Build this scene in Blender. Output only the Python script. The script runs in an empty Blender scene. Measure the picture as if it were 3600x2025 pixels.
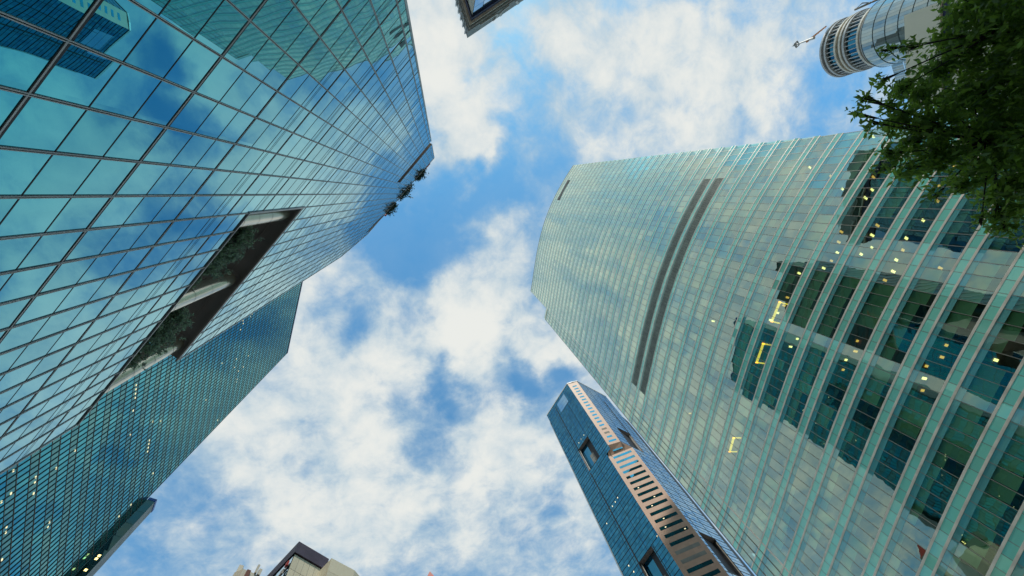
import bpy, math, random
import numpy as np
from mathutils import Vector, Matrix
random.seed(7); rnd = random.random
C = bpy.context.scene.collection
scene = bpy.context.scene

# ------------------------------------------------------------------ camera
F = 1370.0; ZX, ZY = 1550.0, 680.0            # focal length and zenith, in pixels of the 3600 px wide photo
zc = np.array([ZX-1800, 1012.5-ZY, -F]); zc /= np.linalg.norm(zc)
xc = np.array([1, 0, 0]) - zc*zc[0]; xc /= np.linalg.norm(xc)
yc = np.cross(zc, xc)
RM = np.array([xc, yc, zc])                    # camera -> world
cam = bpy.data.objects.new('camera', bpy.data.cameras.new('camera')); C.objects.link(cam)
cam.data.sensor_width = 36; cam.data.lens = 36*F/3600
cam.data.clip_start = 0.05; cam.data.clip_end = 6000
cam.matrix_world = Matrix([list(RM[0])+[0], list(RM[1])+[0], list(RM[2])+[0], [0, 0, 0, 1]])
scene.camera = cam
G0 = -1.6                                      # ground level, eye height is 0
def g2(u, v):
    d = RM @ np.array([u-1800, 1012.5-v, -F]); return np.array([d[0]/d[2], d[1]/d[2]])
def at(u, v, h):
    q = g2(u, v)*h; return Vector((q[0], q[1], h))

# ------------------------------------------------------------------ view, world, sun
scene.view_settings.view_transform = 'Standard'; scene.view_settings.look = 'None'
scene.view_settings.exposure = 0.0; scene.view_settings.gamma = 1.0
SUN_EL, SUN_AZ = 56.0, 272.0                   # azimuth counted from +x
W = bpy.data.worlds.new('World'); scene.world = W; W.use_nodes = True
nt = W.node_tree; N = nt.nodes; Lk = nt.links; N.clear()
def nd(tree, t, **k):
    n = tree.nodes.new(t)
    for a, b in k.items(): setattr(n, a, b)
    return n
def mth(tree, op, a, b=None, c=None, clamp=False):
    n = tree.nodes.new('ShaderNodeMath'); n.operation = op; n.use_clamp = clamp
    for i, x in enumerate((a, b, c)):
        if x is None: continue
        if isinstance(x, (int, float)): n.inputs[i].default_value = x
        else: tree.links.new(x, n.inputs[i])
    return n.outputs[0]
def sstep(tree, x, a, b, lo=0.0, hi=1.0):
    n = tree.nodes.new('ShaderNodeMapRange'); n.interpolation_type = 'SMOOTHSTEP'
    tree.links.new(x, n.inputs['Value'])
    n.inputs['From Min'].default_value = a; n.inputs['From Max'].default_value = b
    n.inputs['To Min'].default_value = lo; n.inputs['To Max'].default_value = hi
    return n.outputs['Result']
def mixc(tree, fac, a, b, blend='MIX'):
    n = tree.nodes.new('ShaderNodeMix'); n.data_type = 'RGBA'; n.blend_type = blend
    for s, x in ((n.inputs[0], fac), (n.inputs[6], a), (n.inputs[7], b)):
        if isinstance(x, (int, float)): s.default_value = x
        elif isinstance(x, tuple): s.default_value = (*x, 1) if len(x) == 3 else x
        else: tree.links.new(x, s)
    return n.outputs[2]
out = nd(nt, 'ShaderNodeOutputWorld'); bg = nd(nt, 'ShaderNodeBackground')
bg.inputs['Strength'].default_value = 0.1
sky = nd(nt, 'ShaderNodeTexSky', sky_type='NISHITA', sun_disc=False)
sky.sun_elevation = math.radians(SUN_EL); sky.sun_rotation = math.radians(90-SUN_AZ)
sky.air_density = 1.0; sky.dust_density = 0.6; sky.ozone_density = 2.0
tc = nd(nt, 'ShaderNodeTexCoord'); sep = nd(nt, 'ShaderNodeSeparateXYZ'); Lk.new(tc.outputs['Generated'], sep.inputs[0])
zz = mth(nt, 'MAXIMUM', sep.outputs[2], 0.06)
px = mth(nt, 'DIVIDE', sep.outputs[0], zz); py = mth(nt, 'DIVIDE', sep.outputs[1], zz)
P = nd(nt, 'ShaderNodeCombineXYZ'); Lk.new(px, P.inputs[0]); Lk.new(py, P.inputs[1])
def wn(scale, detail, rough, dist=0.0, off=0.0):
    m = nd(nt, 'ShaderNodeVectorMath', operation='ADD'); Lk.new(P.outputs[0], m.inputs[0]); m.inputs[1].default_value = (off, off*1.7, off*0.3)
    n = nd(nt, 'ShaderNodeTexNoise'); Lk.new(m.outputs[0], n.inputs['Vector'])
    n.inputs['Scale'].default_value = scale; n.inputs['Detail'].default_value = detail
    n.inputs['Roughness'].default_value = rough; n.inputs['Distortion'].default_value = dist
    return n.outputs['Fac']
dens = mth(nt, 'ADD', mth(nt, 'MULTIPLY', wn(4.6, 9, 0.58, 0.25, 3.1), 0.75), mth(nt, 'MULTIPLY', wn(13, 8, 0.64, 0.3, 9.0), 0.60))
dens = mth(nt, 'SUBTRACT', dens, .165)
# warp the cloud banks a little so their edges wander
wv = nd(nt, 'ShaderNodeTexNoise'); Lk.new(P.outputs[0], wv.inputs['Vector']); wv.inputs['Scale'].default_value = 7; wv.inputs['Detail'].default_value = 5
wo = nd(nt, 'ShaderNodeVectorMath', operation='SUBTRACT'); Lk.new(wv.outputs['Color'], wo.inputs[0]); wo.inputs[1].default_value = (0.5, 0.5, 0.5)
ws = nd(nt, 'ShaderNodeVectorMath', operation='SCALE'); Lk.new(wo.outputs[0], ws.inputs[0]); ws.inputs['Scale'].default_value = 0.30
Pw = nd(nt, 'ShaderNodeVectorMath', operation='ADD'); Lk.new(P.outputs[0], Pw.inputs[0]); Lk.new(ws.outputs[0], Pw.inputs[1])
SKYMUL = (.56, 1.88, 2.20)
CLOUDS = [  # bearing of each bank or gap of the cloud layer (by its place in the photo), radius, weight
 (1830,290,120,-.15),(1930,390,90,-.12),(1900,140,150,.10),(1640,690,105,-.28),(1490,800,135,-.38),(1370,880,90,-.36),
 (1820,570,95,-.26),(1750,660,90,-.26),(1235,1140,75,-.36),(1575,1340,62,-.30),(1590,1450,70,-.20),
 (1450,1480,110,-.16),(1880,1370,75,-.30),(1110,1560,90,-.14),(600,1900,170,-.20),(1520,1610,90,-.22),
 (1960,1800,70,-.25),(2850,270,80,-.22),(1950,620,110,-.18),(1880,880,80,-.16),(1440,950,80,-.16),(1230,1240,60,-.12),
 (1680,1110,140,.34),(1580,1200,130,.20),(1300,1200,120,.14),(1745,520,60,.26),(2480,430,200,.20),
 (2480,120,170,.12),(1600,250,170,.20),(1540,480,120,.10),(1450,1700,230,.22),(1300,1350,140,.16),
 (1950,1240,100,.30),(1740,1580,130,.18),(1150,1400,130,.10),(1100,1780,200,.16),(2080,1720,150,.24),
 (2780,120,120,.12),(2120,180,120,.10),(1150,1080,80,.12),(1790,900,90,.14),(860,1560,120,.10)]
sumb = dens
for (u, v, r, w) in CLOUDS+[(-1.2, -.1, 1.1, .16)]:  # plus an unseen broad bank, added to brighten the green tower's reflections
    q = g2(u, v) if r > 5 else np.array([u, v]); rr = r/F*(1+0.5*float(q@q)) if r > 5 else r
    s = nd(nt, 'ShaderNodeVectorMath', operation='DISTANCE'); Lk.new(Pw.outputs[0], s.inputs[0]); s.inputs[1].default_value = (q[0], q[1], 0)
    e = sstep(nt, s.outputs['Value'], 0.0, rr*1.9, w, 0.0)
    sumb = mth(nt, 'ADD', sumb, e)
cover = sstep(nt, sumb, 0.20, 0.74)
lit = sstep(nt, mth(nt, 'ADD', mth(nt, 'MULTIPLY', sumb, 0.7), mth(nt, 'MULTIPLY', wn(6.5, 7, 0.55, 0.2, 21.0), 0.5)), 0.48, .92)
ccol = mixc(nt, lit, (4.3, 5.8, 6.9), (8.3, 8.45, 8.1))
# white balance of the photo: the blue between the clouds is a clear azure
blue = mixc(nt, 1.0, sky.outputs[0], SKYMUL, 'MULTIPLY')
veil = mixc(nt, mth(nt, 'MULTIPLY', wn(5.2, 7, .6, .3, 33.0), .42), blue, (3.6, 5.2, 6.9))
Lk.new(mixc(nt, cover, veil, ccol), bg.inputs['Color']); Lk.new(bg.outputs[0], out.inputs[0])
sl = bpy.data.lights.new('sun', 'SUN'); sl.energy = 2.5; sl.angle = math.radians(3); sl.color = (1, .93, .82)
so = bpy.data.objects.new('sun', sl); C.objects.link(so)
a, e = math.radians(SUN_AZ), math.radians(SUN_EL)
so.rotation_euler = Vector((math.cos(a)*math.cos(e), math.sin(a)*math.cos(e), math.sin(e))).to_track_quat('Z', 'Y').to_euler()
scene.cycles.max_bounces = 8; scene.cycles.transparent_max_bounces = 12; scene.cycles.glossy_bounces = 5
scene.cycles.caustics_reflective = False; scene.cycles.caustics_refractive = False

# ------------------------------------------------------------------ materials
def mat(name):
    m = bpy.data.materials.new(name); m.use_nodes = True; t = m.node_tree
    return m, t, t.nodes['Principled BSDF'], t.nodes['Material Output']
def plain(name, col, rough=.5, metal=0, var=.15, scale=.6, spec=.5):
    m, t, b, o = mat(name)
    tcn = nd(t, 'ShaderNodeTexCoord'); n = nd(t, 'ShaderNodeTexNoise'); t.links.new(tcn.outputs['Object'], n.inputs['Vector'])
    n.inputs['Scale'].default_value = scale; n.inputs['Detail'].default_value = 6
    k = mixc(t, sstep(t, n.outputs['Fac'], .3, .7), tuple(c*(1-var) for c in col), tuple(min(1, c*(1+var)) for c in col))
    t.links.new(k, b.inputs['Base Color']); b.inputs['Roughness'].default_value = rough; b.inputs['Metallic'].default_value = metal
    b.inputs['Specular IOR Level'].default_value = spec
    return m
def glass(name, near, far, under, refl=(.3, 1.0), trans=None, tilt=.012, wav=.0, wscale=.5, blend=.35, power=None, rough=.004, under_var=.5, soil=.12):
    """coated facade glass: tinted mirror over a dark body (or over a see-through pane when trans is set)"""
    m, t, b, o = mat(name); t.nodes.remove(b)
    at_ = nd(t, 'ShaderNodeAttribute', attribute_name='pane'); ge = nd(t, 'ShaderNodeNewGeometry')
    sc = nd(t, 'ShaderNodeVectorMath', operation='SUBTRACT'); t.links.new(at_.outputs['Color'], sc.inputs[0]); sc.inputs[1].default_value = (.5, .5, .5)
    s2 = nd(t, 'ShaderNodeVectorMath', operation='SCALE'); t.links.new(sc.outputs[0], s2.inputs[0]); s2.inputs['Scale'].default_value = tilt
    ad = nd(t, 'ShaderNodeVectorMath', operation='ADD'); t.links.new(ge.outputs['Normal'], ad.inputs[0]); t.links.new(s2.outputs[0], ad.inputs[1])
    vec = ad.outputs[0]
    if wav:
        n = nd(t, 'ShaderNodeTexNoise'); n.inputs['Scale'].default_value = wscale; n.inputs['Detail'].default_value = 2
        off = nd(t, 'ShaderNodeVectorMath', operation='MULTIPLY_ADD'); t.links.new(at_.outputs['Color'], off.inputs[0]); off.inputs[1].default_value = (9, 9, 9); t.links.new(ge.outputs['Position'], off.inputs[2])
        t.links.new(off.outputs[0], n.inputs['Vector'])
        w0 = nd(t, 'ShaderNodeVectorMath', operation='SUBTRACT'); t.links.new(n.outputs['Color'], w0.inputs[0]); w0.inputs[1].default_value = (.5, .5, .5)
        w1 = nd(t, 'ShaderNodeVectorMath', operation='SCALE'); t.links.new(w0.outputs[0], w1.inputs[0]); w1.inputs['Scale'].default_value = wav
        a2 = nd(t, 'ShaderNodeVectorMath', operation='ADD'); t.links.new(vec, a2.inputs[0]); t.links.new(w1.outputs[0], a2.inputs[1]); vec = a2.outputs[0]
    nm = nd(t, 'ShaderNodeVectorMath', operation='NORMALIZE'); t.links.new(vec, nm.inputs[0]); nrm = nm.outputs[0]
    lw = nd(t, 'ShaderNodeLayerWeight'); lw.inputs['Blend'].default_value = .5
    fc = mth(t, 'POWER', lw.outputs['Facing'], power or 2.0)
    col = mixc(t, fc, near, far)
    # each pane differs slightly in coating, and rain leaves faint streaks
    sp0 = nd(t, 'ShaderNodeSeparateColor'); t.links.new(at_.outputs['Color'], sp0.inputs[0])
    sv = nd(t, 'ShaderNodeVectorMath', operation='MULTIPLY'); t.links.new(ge.outputs['Position'], sv.inputs[0]); sv.inputs[1].default_value = (2.2, 2.2, .25)
    sn = nd(t, 'ShaderNodeTexNoise'); t.links.new(sv.outputs[0], sn.inputs['Vector']); sn.inputs['Scale'].default_value = 1.0; sn.inputs['Detail'].default_value = 5
    k_ = mth(t, 'SUBTRACT', 1.10, mth(t, 'MULTIPLY_ADD', sp0.outputs[1], soil, mth(t, 'MULTIPLY', sn.outputs['Fac'], soil)))
    vs = nd(t, 'ShaderNodeVectorMath', operation='SCALE'); t.links.new(col, vs.inputs[0]); t.links.new(k_, vs.inputs['Scale']); col = vs.outputs[0]
    gl = nd(t, 'ShaderNodeBsdfGlossy'); t.links.new(col, gl.inputs['Color']); gl.inputs['Roughness'].default_value = rough; t.links.new(nrm, gl.inputs['Normal'])
    rf = mth(t, 'MULTIPLY_ADD', fc, refl[1]-refl[0], refl[0], clamp=True)
    if trans:
        d = nd(t, 'ShaderNodeBsdfTransparent'); d.inputs['Color'].default_value = (*trans, 1)
    else:
        d = nd(t, 'ShaderNodeBsdfDiffuse'); sp = nd(t, 'ShaderNodeSeparateColor'); t.links.new(at_.outputs['Color'], sp.inputs[0])
        t.links.new(mixc(t, sp.outputs[2], tuple(c*(1-under_var) for c in under), tuple(c*(1+under_var) for c in under)), d.inputs['Color'])
    mx = nd(t, 'ShaderNodeMixShader'); t.links.new(rf, mx.inputs[0]); t.links.new(d.outputs[0], mx.inputs[1]); t.links.new(gl.outputs[0], mx.inputs[2])
    t.links.new(mx.outputs[0], o.inputs[0]); return m
def emit(name, col, s):
    m, t, b, o = mat(name); b.inputs['Base Color'].default_value = (*col, 1); b.inputs['Emission Color'].default_value = (*col, 1); b.inputs['Emission Strength'].default_value = s; return m
def paneled(name, col, rough=.5, var=.12, metal=0):
    """colour that changes a little from panel to panel (attribute 'pane')"""
    m, t, b, o = mat(name); a_ = nd(t, 'ShaderNodeAttribute', attribute_name='pane'); sp = nd(t, 'ShaderNodeSeparateColor'); t.links.new(a_.outputs['Color'], sp.inputs[0])
    g_ = nd(t, 'ShaderNodeNewGeometry'); n = nd(t, 'ShaderNodeTexNoise'); t.links.new(g_.outputs['Position'], n.inputs['Vector']); n.inputs['Scale'].default_value = .35; n.inputs['Detail'].default_value = 5
    f = mth(t, 'MULTIPLY_ADD', sp.outputs[0], .6, mth(t, 'MULTIPLY', n.outputs['Fac'], .4))
    t.links.new(mixc(t, f, tuple(c*(1-var) for c in col), tuple(min(1, c*(1+var)) for c in col)), b.inputs['Base Color'])
    b.inputs['Roughness'].default_value = rough; b.inputs['Metallic'].default_value = metal; return m
M = dict(
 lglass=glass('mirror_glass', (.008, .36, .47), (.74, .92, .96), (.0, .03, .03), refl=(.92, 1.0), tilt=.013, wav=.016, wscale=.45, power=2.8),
 ngl=glass('dark_green_glass', (.10, .22, .2), (.5, .6, .6), (.01, .03, .03), refl=(.3, .8), tilt=.02, power=2), bglass=glass('blue_glass', (.035, .32, .55), (.35, .66, .85), (.0, .05, .09), refl=(.45, .9), tilt=.07, power=1.6, soil=.3),
 bglass2=glass('pale_blue_glass', (.28, .55, .78), (.75, .9, 1.0), (.03, .09, .14), refl=(.6, .95), tilt=.02, power=1.5),
 tglass=glass('teal_glass', (.015, .50, .60), (.45, .75, .80), (.01, .10, .11), refl=(.55, .95), tilt=.012, power=1.8, under_var=.8),
 tglass2=glass('teal_spandrel_glass', (.12, .44, .46), (.46, .68, .66), (.06, .20, .18), refl=(.45, .9), tilt=.01, power=1.8),
 rglass=glass('green_glass', (.62, .84, .68), (.92, 1.0, .92), (0, 0, 0), refl=(.22, 1.0), trans=(.66, .94, .76), tilt=.014, wav=.014, wscale=.5, power=1.0),
 strip=glass('strip_window_glass', (.12, .55, .70), (.5, .85, .95), (.0, .08, .10), refl=(.6, .95), tilt=.05, power=1.6),
 alu=plain('aluminium', (.62, .62, .60), .45, .0), dark=plain('dark_gasket', (.012, .013, .014), .6),
 trim=plain('pale_metal_trim', (.80, .73, .60), .45, .0), rmull=plain('grey_bronze_mullion', (.26, .25, .20), .45, .1), mull=plain('bronze_mullion', (.16, .15, .12), .45, .3),
 spand=glass('teal_spandrel', (.5, .8, .72), (.8, .95, .9), (.28, .80, .62), refl=(.14, .9), tilt=.02, power=1.8, under_var=.10), sedge=glass('slab_edge_frit', (.5, .75, .70), (.8, .95, .9), (.14, .42, .40), refl=(.14, .9), tilt=.018, power=1.3, under_var=.06), band=paneled('grey_green_band', (.13, .34, .32), .4, .1),
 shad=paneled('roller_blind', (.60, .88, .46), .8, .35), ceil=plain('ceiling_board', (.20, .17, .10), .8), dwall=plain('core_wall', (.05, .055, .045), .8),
 louv=plain('louvre_blade', (.52, .62, .54), .5), soff=plain('charcoal_soffit', (.42, .37, .35), .55, var=.1), conc=plain('concrete', (.28, .26, .21), .8, scale=.25),
 steel=plain('polished_steel_cladding', (.74, .70, .56), .22, .6, .05), granite=paneled('pink_granite', (.60, .36, .235), .5, .10),
 pglass=glass('pale_panel_glass', (.50, .62, .62), (.8, .9, .92), (.25, .32, .32), refl=(.45, .9), tilt=.03, power=1.6), white=plain('white_panel', (.62, .60, .55), .5), beige=paneled('beige_cladding', (.76, .71, .54), .6, .12), cream=paneled('cream_render', (.68, .64, .52), .7, .1),
 plum=plain('plum_parapet', (.07, .055, .09), .5), red=plain('red_paint', (.50, .05, .03), .5), orange=plain('orange_paint', (.62, .22, .05), .5),
 gwin=plain('dark_window', (.04, .07, .06), .12, .0), grey=plain('grey_render', (.33, .35, .34), .7), bark=plain('bark', (.035, .03, .022), .9, var=.4, scale=6),
 lamp=emit('warm_lamp', (1, .80, .30), 2.6), amber=emit('amber_lamp', (1, .52, .10), 1.3), far_lamp=emit('far_lamp', (1, .85, .5), 1.1), cove=emit('cove_lamp', (1, .62, .04), 1.6), rust=plain('orange_timber_wall', (.25, .07, .02), .6),
 tmull=plain('dark_teal_mullion', (.03, .07, .07), .5), navy=plain('navy_paint', (.03, .04, .10), .5), roofblue=plain('blue_coping', (.02, .12, .42), .4))
def leafmat(name, c1, c2, tr=.35):
    m, t, b, o = mat(name); a_ = nd(t, 'ShaderNodeAttribute', attribute_name='pane'); sp = nd(t, 'ShaderNodeSeparateColor'); t.links.new(a_.outputs['Color'], sp.inputs[0])
    k = mixc(t, mth(t, 'POWER', sp.outputs[0], 2.2), c1, c2); t.links.new(k, b.inputs['Base Color']); b.inputs['Roughness'].default_value = .5
    tl = nd(t, 'ShaderNodeBsdfTranslucent'); t.links.new(mixc(t, .5, k, tuple(min(1, c*2.2) for c in c2)), tl.inputs['Color'])
    mx = nd(t, 'ShaderNodeMixShader'); mx.inputs[0].default_value = tr; t.links.new(b.outputs[0], mx.inputs[1]); t.links.new(tl.outputs[0], mx.inputs[2]); t.links.new(mx.outputs[0], o.inputs[0]); return m
M['leaf'] = leafmat('street_leaf', (.045, .10, .03), (.26, .42, .05), .45)
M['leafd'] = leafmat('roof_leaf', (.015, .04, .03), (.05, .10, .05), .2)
M['leaf2'] = leafmat('terrace_leaf', (.025, .07, .045), (.38, .60, .34), .35)

# ------------------------------------------------------------------ mesh builder
class MB:
    def __init__(s): s.v = []; s.f = []; s.p = []; s.m = []; s.mi = 0
    def face(s, pts, col=None):
        n = len(s.v); s.v += [tuple(p) for p in pts]; s.f.append(tuple(range(n, n+len(pts)))); s.p.append(col or (rnd(), rnd(), rnd())); s.m.append(s.mi)
    def hexa(s, a, b, col=None):
        """a: 4 points of one end loop, b: 4 of the other"""
        col = col or (rnd(), rnd(), rnd())
        n = len(s.v); s.v += [tuple(p) for p in a]+[tuple(p) for p in b]
        for q in ((3, 2, 1, 0), (4, 5, 6, 7), (0, 1, 5, 4), (1, 2, 6, 5), (2, 3, 7, 6), (3, 0, 4, 7)):
            s.f.append(tuple(n+i for i in q)); s.p.append(col); s.m.append(s.mi)
    def box(s, o, ax, ay, az):
        o, ax, ay, az = map(Vector, (o, ax, ay, az)); s.hexa([o, o+ax, o+ax+ay, o+ay], [o+az, o+ax+az, o+ax+ay+az, o+ay+az])
    def prism(s, poly, z0, z1, caps=True):
        n = len(poly)
        for i in range(n):
            a, b = poly[i], poly[(i+1) % n]
            s.face([(a[0], a[1], z0), (b[0], b[1], z0), (b[0], b[1], z1), (a[0], a[1], z1)])
        if caps:
            s.face([(p[0], p[1], z1) for p in poly]); s.face([(p[0], p[1], z0) for p in reversed(poly)])
    def tube(s, pts, rad, seg=12, cap=True):
        rings = []
        for i, p in enumerate(pts):
            p = Vector(p); d = (Vector(pts[min(i+1, len(pts)-1)])-Vector(pts[max(i-1, 0)])).normalized()
            u = d.orthogonal().normalized() if abs(d.z) < .98 else Vector((1, 0, 0)); w = d.cross(u).normalized(); u = w.cross(d)
            r = rad[i] if isinstance(rad, (list, tuple)) else rad
            rings.append([p+u*math.cos(2*math.pi*k/seg)*r+w*math.sin(2*math.pi*k/seg)*r for k in range(seg)])
        n = len(s.v); c = (rnd(), rnd(), rnd())
        for r_ in rings: s.v += [tuple(q) for q in r_]
        for i in range(len(rings)-1):
            for k in range(seg):
                s.f.append((n+i*seg+k, n+i*seg+(k+1) % seg, n+(i+1)*seg+(k+1) % seg, n+(i+1)*seg+k)); s.p.append(c); s.m.append(s.mi)
        if cap:
            s.f.append(tuple(n+k for k in reversed(range(seg)))); s.f.append(tuple(n+(len(rings)-1)*seg+k for k in range(seg))); s.p += [c, c]; s.m += [s.mi, s.mi]
    def build(s, name, material, parent=None, smooth=False, label=None):
        me = bpy.data.meshes.new(name); me.from_pydata(s.v, [], s.f)
        for m_ in (material if isinstance(material, (list, tuple)) else [material]): me.materials.append(m_)
        me.polygons.foreach_set('material_index', s.m)
        at_ = me.attributes.new('pane', 'FLOAT_COLOR', 'FACE')
        at_.data.foreach_set('color', [x for c in s.p for x in (*c, 1.0)])
        if smooth: me.polygons.foreach_set('use_smooth', [True]*len(s.f))
        o = bpy.data.objects.new(name, me); C.objects.link(o)
        if parent:
            o.parent = parent; root = parent
            off = Vector((0, 0, 0))
            while root: off += root.location; root = root.parent
            o.location = -off
        if label: o['label'] = label
        return o
def thing(name, label, cat, loc, group=None):
    o = bpy.data.objects.new(name, None); C.objects.link(o); o.location = loc; o.empty_display_size = .5
    o['label'] = label; o['category'] = cat
    if group: o['group'] = group
    return o
def V2(a): return Vector((math.cos(math.radians(a)), math.sin(math.radians(a)), 0))
def W3(p, z): return Vector((p[0], p[1], z))

# ------------------------------------------------------------------ ground
mb = MB(); mb.face([(-2500, -2500, G0), (2500, -2500, G0), (2500, 2500, G0), (-2500, 2500, G0)])
gm, t, b, o = mat('city_paving'); tcn = nd(t, 'ShaderNodeTexCoord'); br = nd(t, 'ShaderNodeTexBrick'); t.links.new(tcn.outputs['Object'], br.inputs['Vector'])
br.inputs['Scale'].default_value = 1.2; br.inputs['Color1'].default_value = (.22, .21, .19, 1); br.inputs['Color2'].default_value = (.17, .165, .15, 1); br.inputs['Mortar'].default_value = (.07, .07, .065, 1); br.inputs['Mortar Size'].default_value = .01
t.links.new(br.outputs[0], b.inputs['Base Color']); b.inputs['Roughness'].default_value = .8
mb.build('ground', gm)['kind'] = 'structure'
# a street runs between the towers
mb = MB(); d = V2(128); s_ = V2(38)
o_ = Vector((22, 8, G0+.004)); mb.face([o_-d*300-s_*6, o_+d*300-s_*6, o_+d*300+s_*6, o_-d*300+s_*6])
mb.build('road', plain('asphalt', (.05, .05, .052), .9, scale=3))['kind'] = 'structure'
mb = MB()
for k in (-6, 6):
    mb.box(o_-d*300+s_*(k-.15)+Vector((0, 0, .001)), d*600, s_*.3, (0, 0, .13))
mb.build('kerb', M['conc'])['kind'] = 'structure'
mb = MB()
for i in range(-60, 60): mb.face([o_+d*(i*5)-s_*.07+Vector((0, 0, .004)), o_+d*(i*5+2)-s_*.07+Vector((0, 0, .004)), o_+d*(i*5+2)+s_*.07+Vector((0, 0, .004)), o_+d*(i*5)+s_*.07+Vector((0, 0, .004))])
mb.build('lane_marking', M['white'])['kind'] = 'structure'

# ------------------------------------------------------------------ LEFT TOWER: mirror glass, with sky terrace
nL = V2(42); tL = V2(132); DL = 6.0                     # facade plane: x.nL = -6
def lp(t, z, d=0.0): p = nL*(-DL+d)+tL*t; return Vector((p.x, p.y, z))
T0, T1 = -4.95, 20.08
tv = [T0]+[6.6+1.115*k for k in range(-10, 12)]+[T1]
def topz(t): return 93.0+(t-T0)*(86.3-93.0)/(16.7-T0) if t < 16.7 else 86.3+(t-16.7)*(72.5-86.3)/(T1-16.7)
R0z, R1z, RT = 20.35, 28.15, 6.6                        # sky terrace opening
S0z, S1z, ST = 64.0, 68.4, 3.1                          # slot under the crown
LT = thing('mirror_glass_tower', 'nearest tower, teal mirror glass reflecting clouds, with a planted sky terrace cut in', 'skyscraper', nL*(-DL-12)+tL*8+Vector((0, 0, G0)))
FH = 3.38; fz = [8.3+FH*k for k in range(-3, 27)]; fz = [G0]+[z for z in fz if z > G0+.5]
allz = sorted(set(fz+[R0z, R1z, S0z, S1z]))
def in_open(t, z): return (t > RT-.01 and R0z-.01 <= z < R1z-.01) or (t < ST and S0z-.01 <= z < S1z-.01)
tvs = sorted(tv+[ST])
for k in range(len(fz)):
    z0 = fz[k]; z1 = fz[k+1] if k+1 < len(fz) else 95
    mb = MB(); rows = [z0+(z1-z0)*j/3 for j in range(3)]+[z1]
    cuts = sorted(set(rows+[z for z in (R0z, R1z, S0z, S1z) if z0 < z < z1]))
    for j in range(len(cuts)-1):
        a0, a1 = cuts[j], cuts[j+1]
        for i in range(len(tvs)-1):
            t0, t1 = tvs[i], tvs[i+1]
            if in_open((t0+t1)/2, (a0+a1)/2): continue
            h0, h1 = topz(t0), topz(t1)
            if a0 >= max(h0, h1): continue
            pts = [lp(t0, a0), lp(t1, a0), lp(t1, max(a0, min(a1, h1))), lp(t0, max(a0, min(a1, h0)))]
            row = max([q for q in range(3) if a0 >= rows[q]-.01]); random.seed(int(i*1000+k*10+row)); mb.face(list(reversed(pts)))
    random.seed(k)
    if mb.f: mb.build('window_band', M['lglass'], LT)
def bar(mb, ta, za, tb, zb, w, dep, d0=.002):
    """bar on the facade between two points, w wide in the facade plane"""
    if abs(tb-ta) > abs(zb-za): mb.hexa([lp(ta, za-w/2, d0), lp(ta, za+w/2, d0), lp(ta, za+w/2, d0+dep), lp(ta, za-w/2, d0+dep)], [lp(tb, zb-w/2, d0), lp(tb, zb+w/2, d0), lp(tb, zb+w/2, d0+dep), lp(tb, zb-w/2, d0+dep)])
    else: mb.hexa([lp(ta-w/2, za, d0), lp(ta+w/2, za, d0), lp(ta+w/2, za, d0+dep), lp(ta-w/2, za, d0+dep)], [lp(tb-w/2, zb, d0), lp(tb+w/2, zb, d0), lp(tb+w/2, zb, d0+dep), lp(tb-w/2, zb, d0+dep)])
for t in tv[1:-1]:
    mb = MB(); segs = [(G0, topz(t))]
    if t > RT+.1: segs = [(G0, R0z), (R1z, topz(t))]
    elif t < ST: segs = [(G0, S0z), (S1z, topz(t))]
    for z0, z1 in segs:
        mb.mi = 0; bar(mb, t-.020, z0, t-.020, z1, .018, .030); bar(mb, t+.020, z0, t+.020, z1, .018, .030)
        mb.mi = 1; bar(mb, t, z0, t, z1, .020, .010)
    mb.build('mullion', [M['alu'], M['dark']], LT)
for k in range(len(fz)):
    z1 = fz[k+1] if k+1 < len(fz) else fz[k]+FH
    for j in range(3):
        z = fz[k]+(z1-fz[k])*j/3
        if z < 0: continue
        mb = MB(); rng = []
        tm = T1
        while topz(tm) < z and tm > T0: tm -= .05
        if tm <= T0+.1: continue
        if R0z < z < R1z: rng = [(T0, RT)]
        elif S0z < z < S1z: rng = [(ST, tm)]
        else: rng = [(T0, tm)]
        for a0, a1 in rng:
            if j == 0:
                mb.mi = 1; bar(mb, a0, z+.03, a1, z+.03, .060, .008, .001); mb.mi = 0; bar(mb, a0, z-.022, a1, z-.022, .035 if z < 12 else .018, .018, .001)
            else: mb.mi = 1; bar(mb, a0, z, a1, z, .026, .006, .001)
            if z > 17 and j == 2: mb.mi = 1; bar(mb, a0, z+.30, a1, z+.30, .012, .004, .001); bar(mb, a0, z+.42, a1, z+.42, .010, .004, .001)
        mb.build('transom', [M['alu'], M['dark']], LT)
# corner trims, coping, back walls of the body
mb = MB()
for t_, s in ((T0, -1), (T1, 1)):
    for z0, z1 in ([(G0, S0z), (S1z, topz(T0))] if s < 0 else [(G0, R0z), (R1z, topz(T1))]):
        mb.hexa([lp(t_, z0, .04), lp(t_+s*.10, z0, .04), lp(t_+s*.10, z0, -.3), lp(t_, z0, -.3)], [lp(t_, z1, .04), lp(t_+s*.10, z1, .04), lp(t_+s*.10, z1, -.3), lp(t_, z1, -.3)])
mb.build('corner_trim', M['alu'], LT)
mb = MB()
for a0, a1 in ((T0, 16.7), (16.7, T1)):
    mb.hexa([lp(a0, topz(a0), .05), lp(a0, topz(a0)+.35, .05), lp(a0, topz(a0)+.35, -.6), lp(a0, topz(a0), -.6)], [lp(a1, topz(a1), .05), lp(a1, topz(a1)+.35, .05), lp(a1, topz(a1)+.35, -.6), lp(a1, topz(a1), -.6)])
mb.build('coping', M['alu'], LT)
mb = MB(); BD = -22.0
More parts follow.
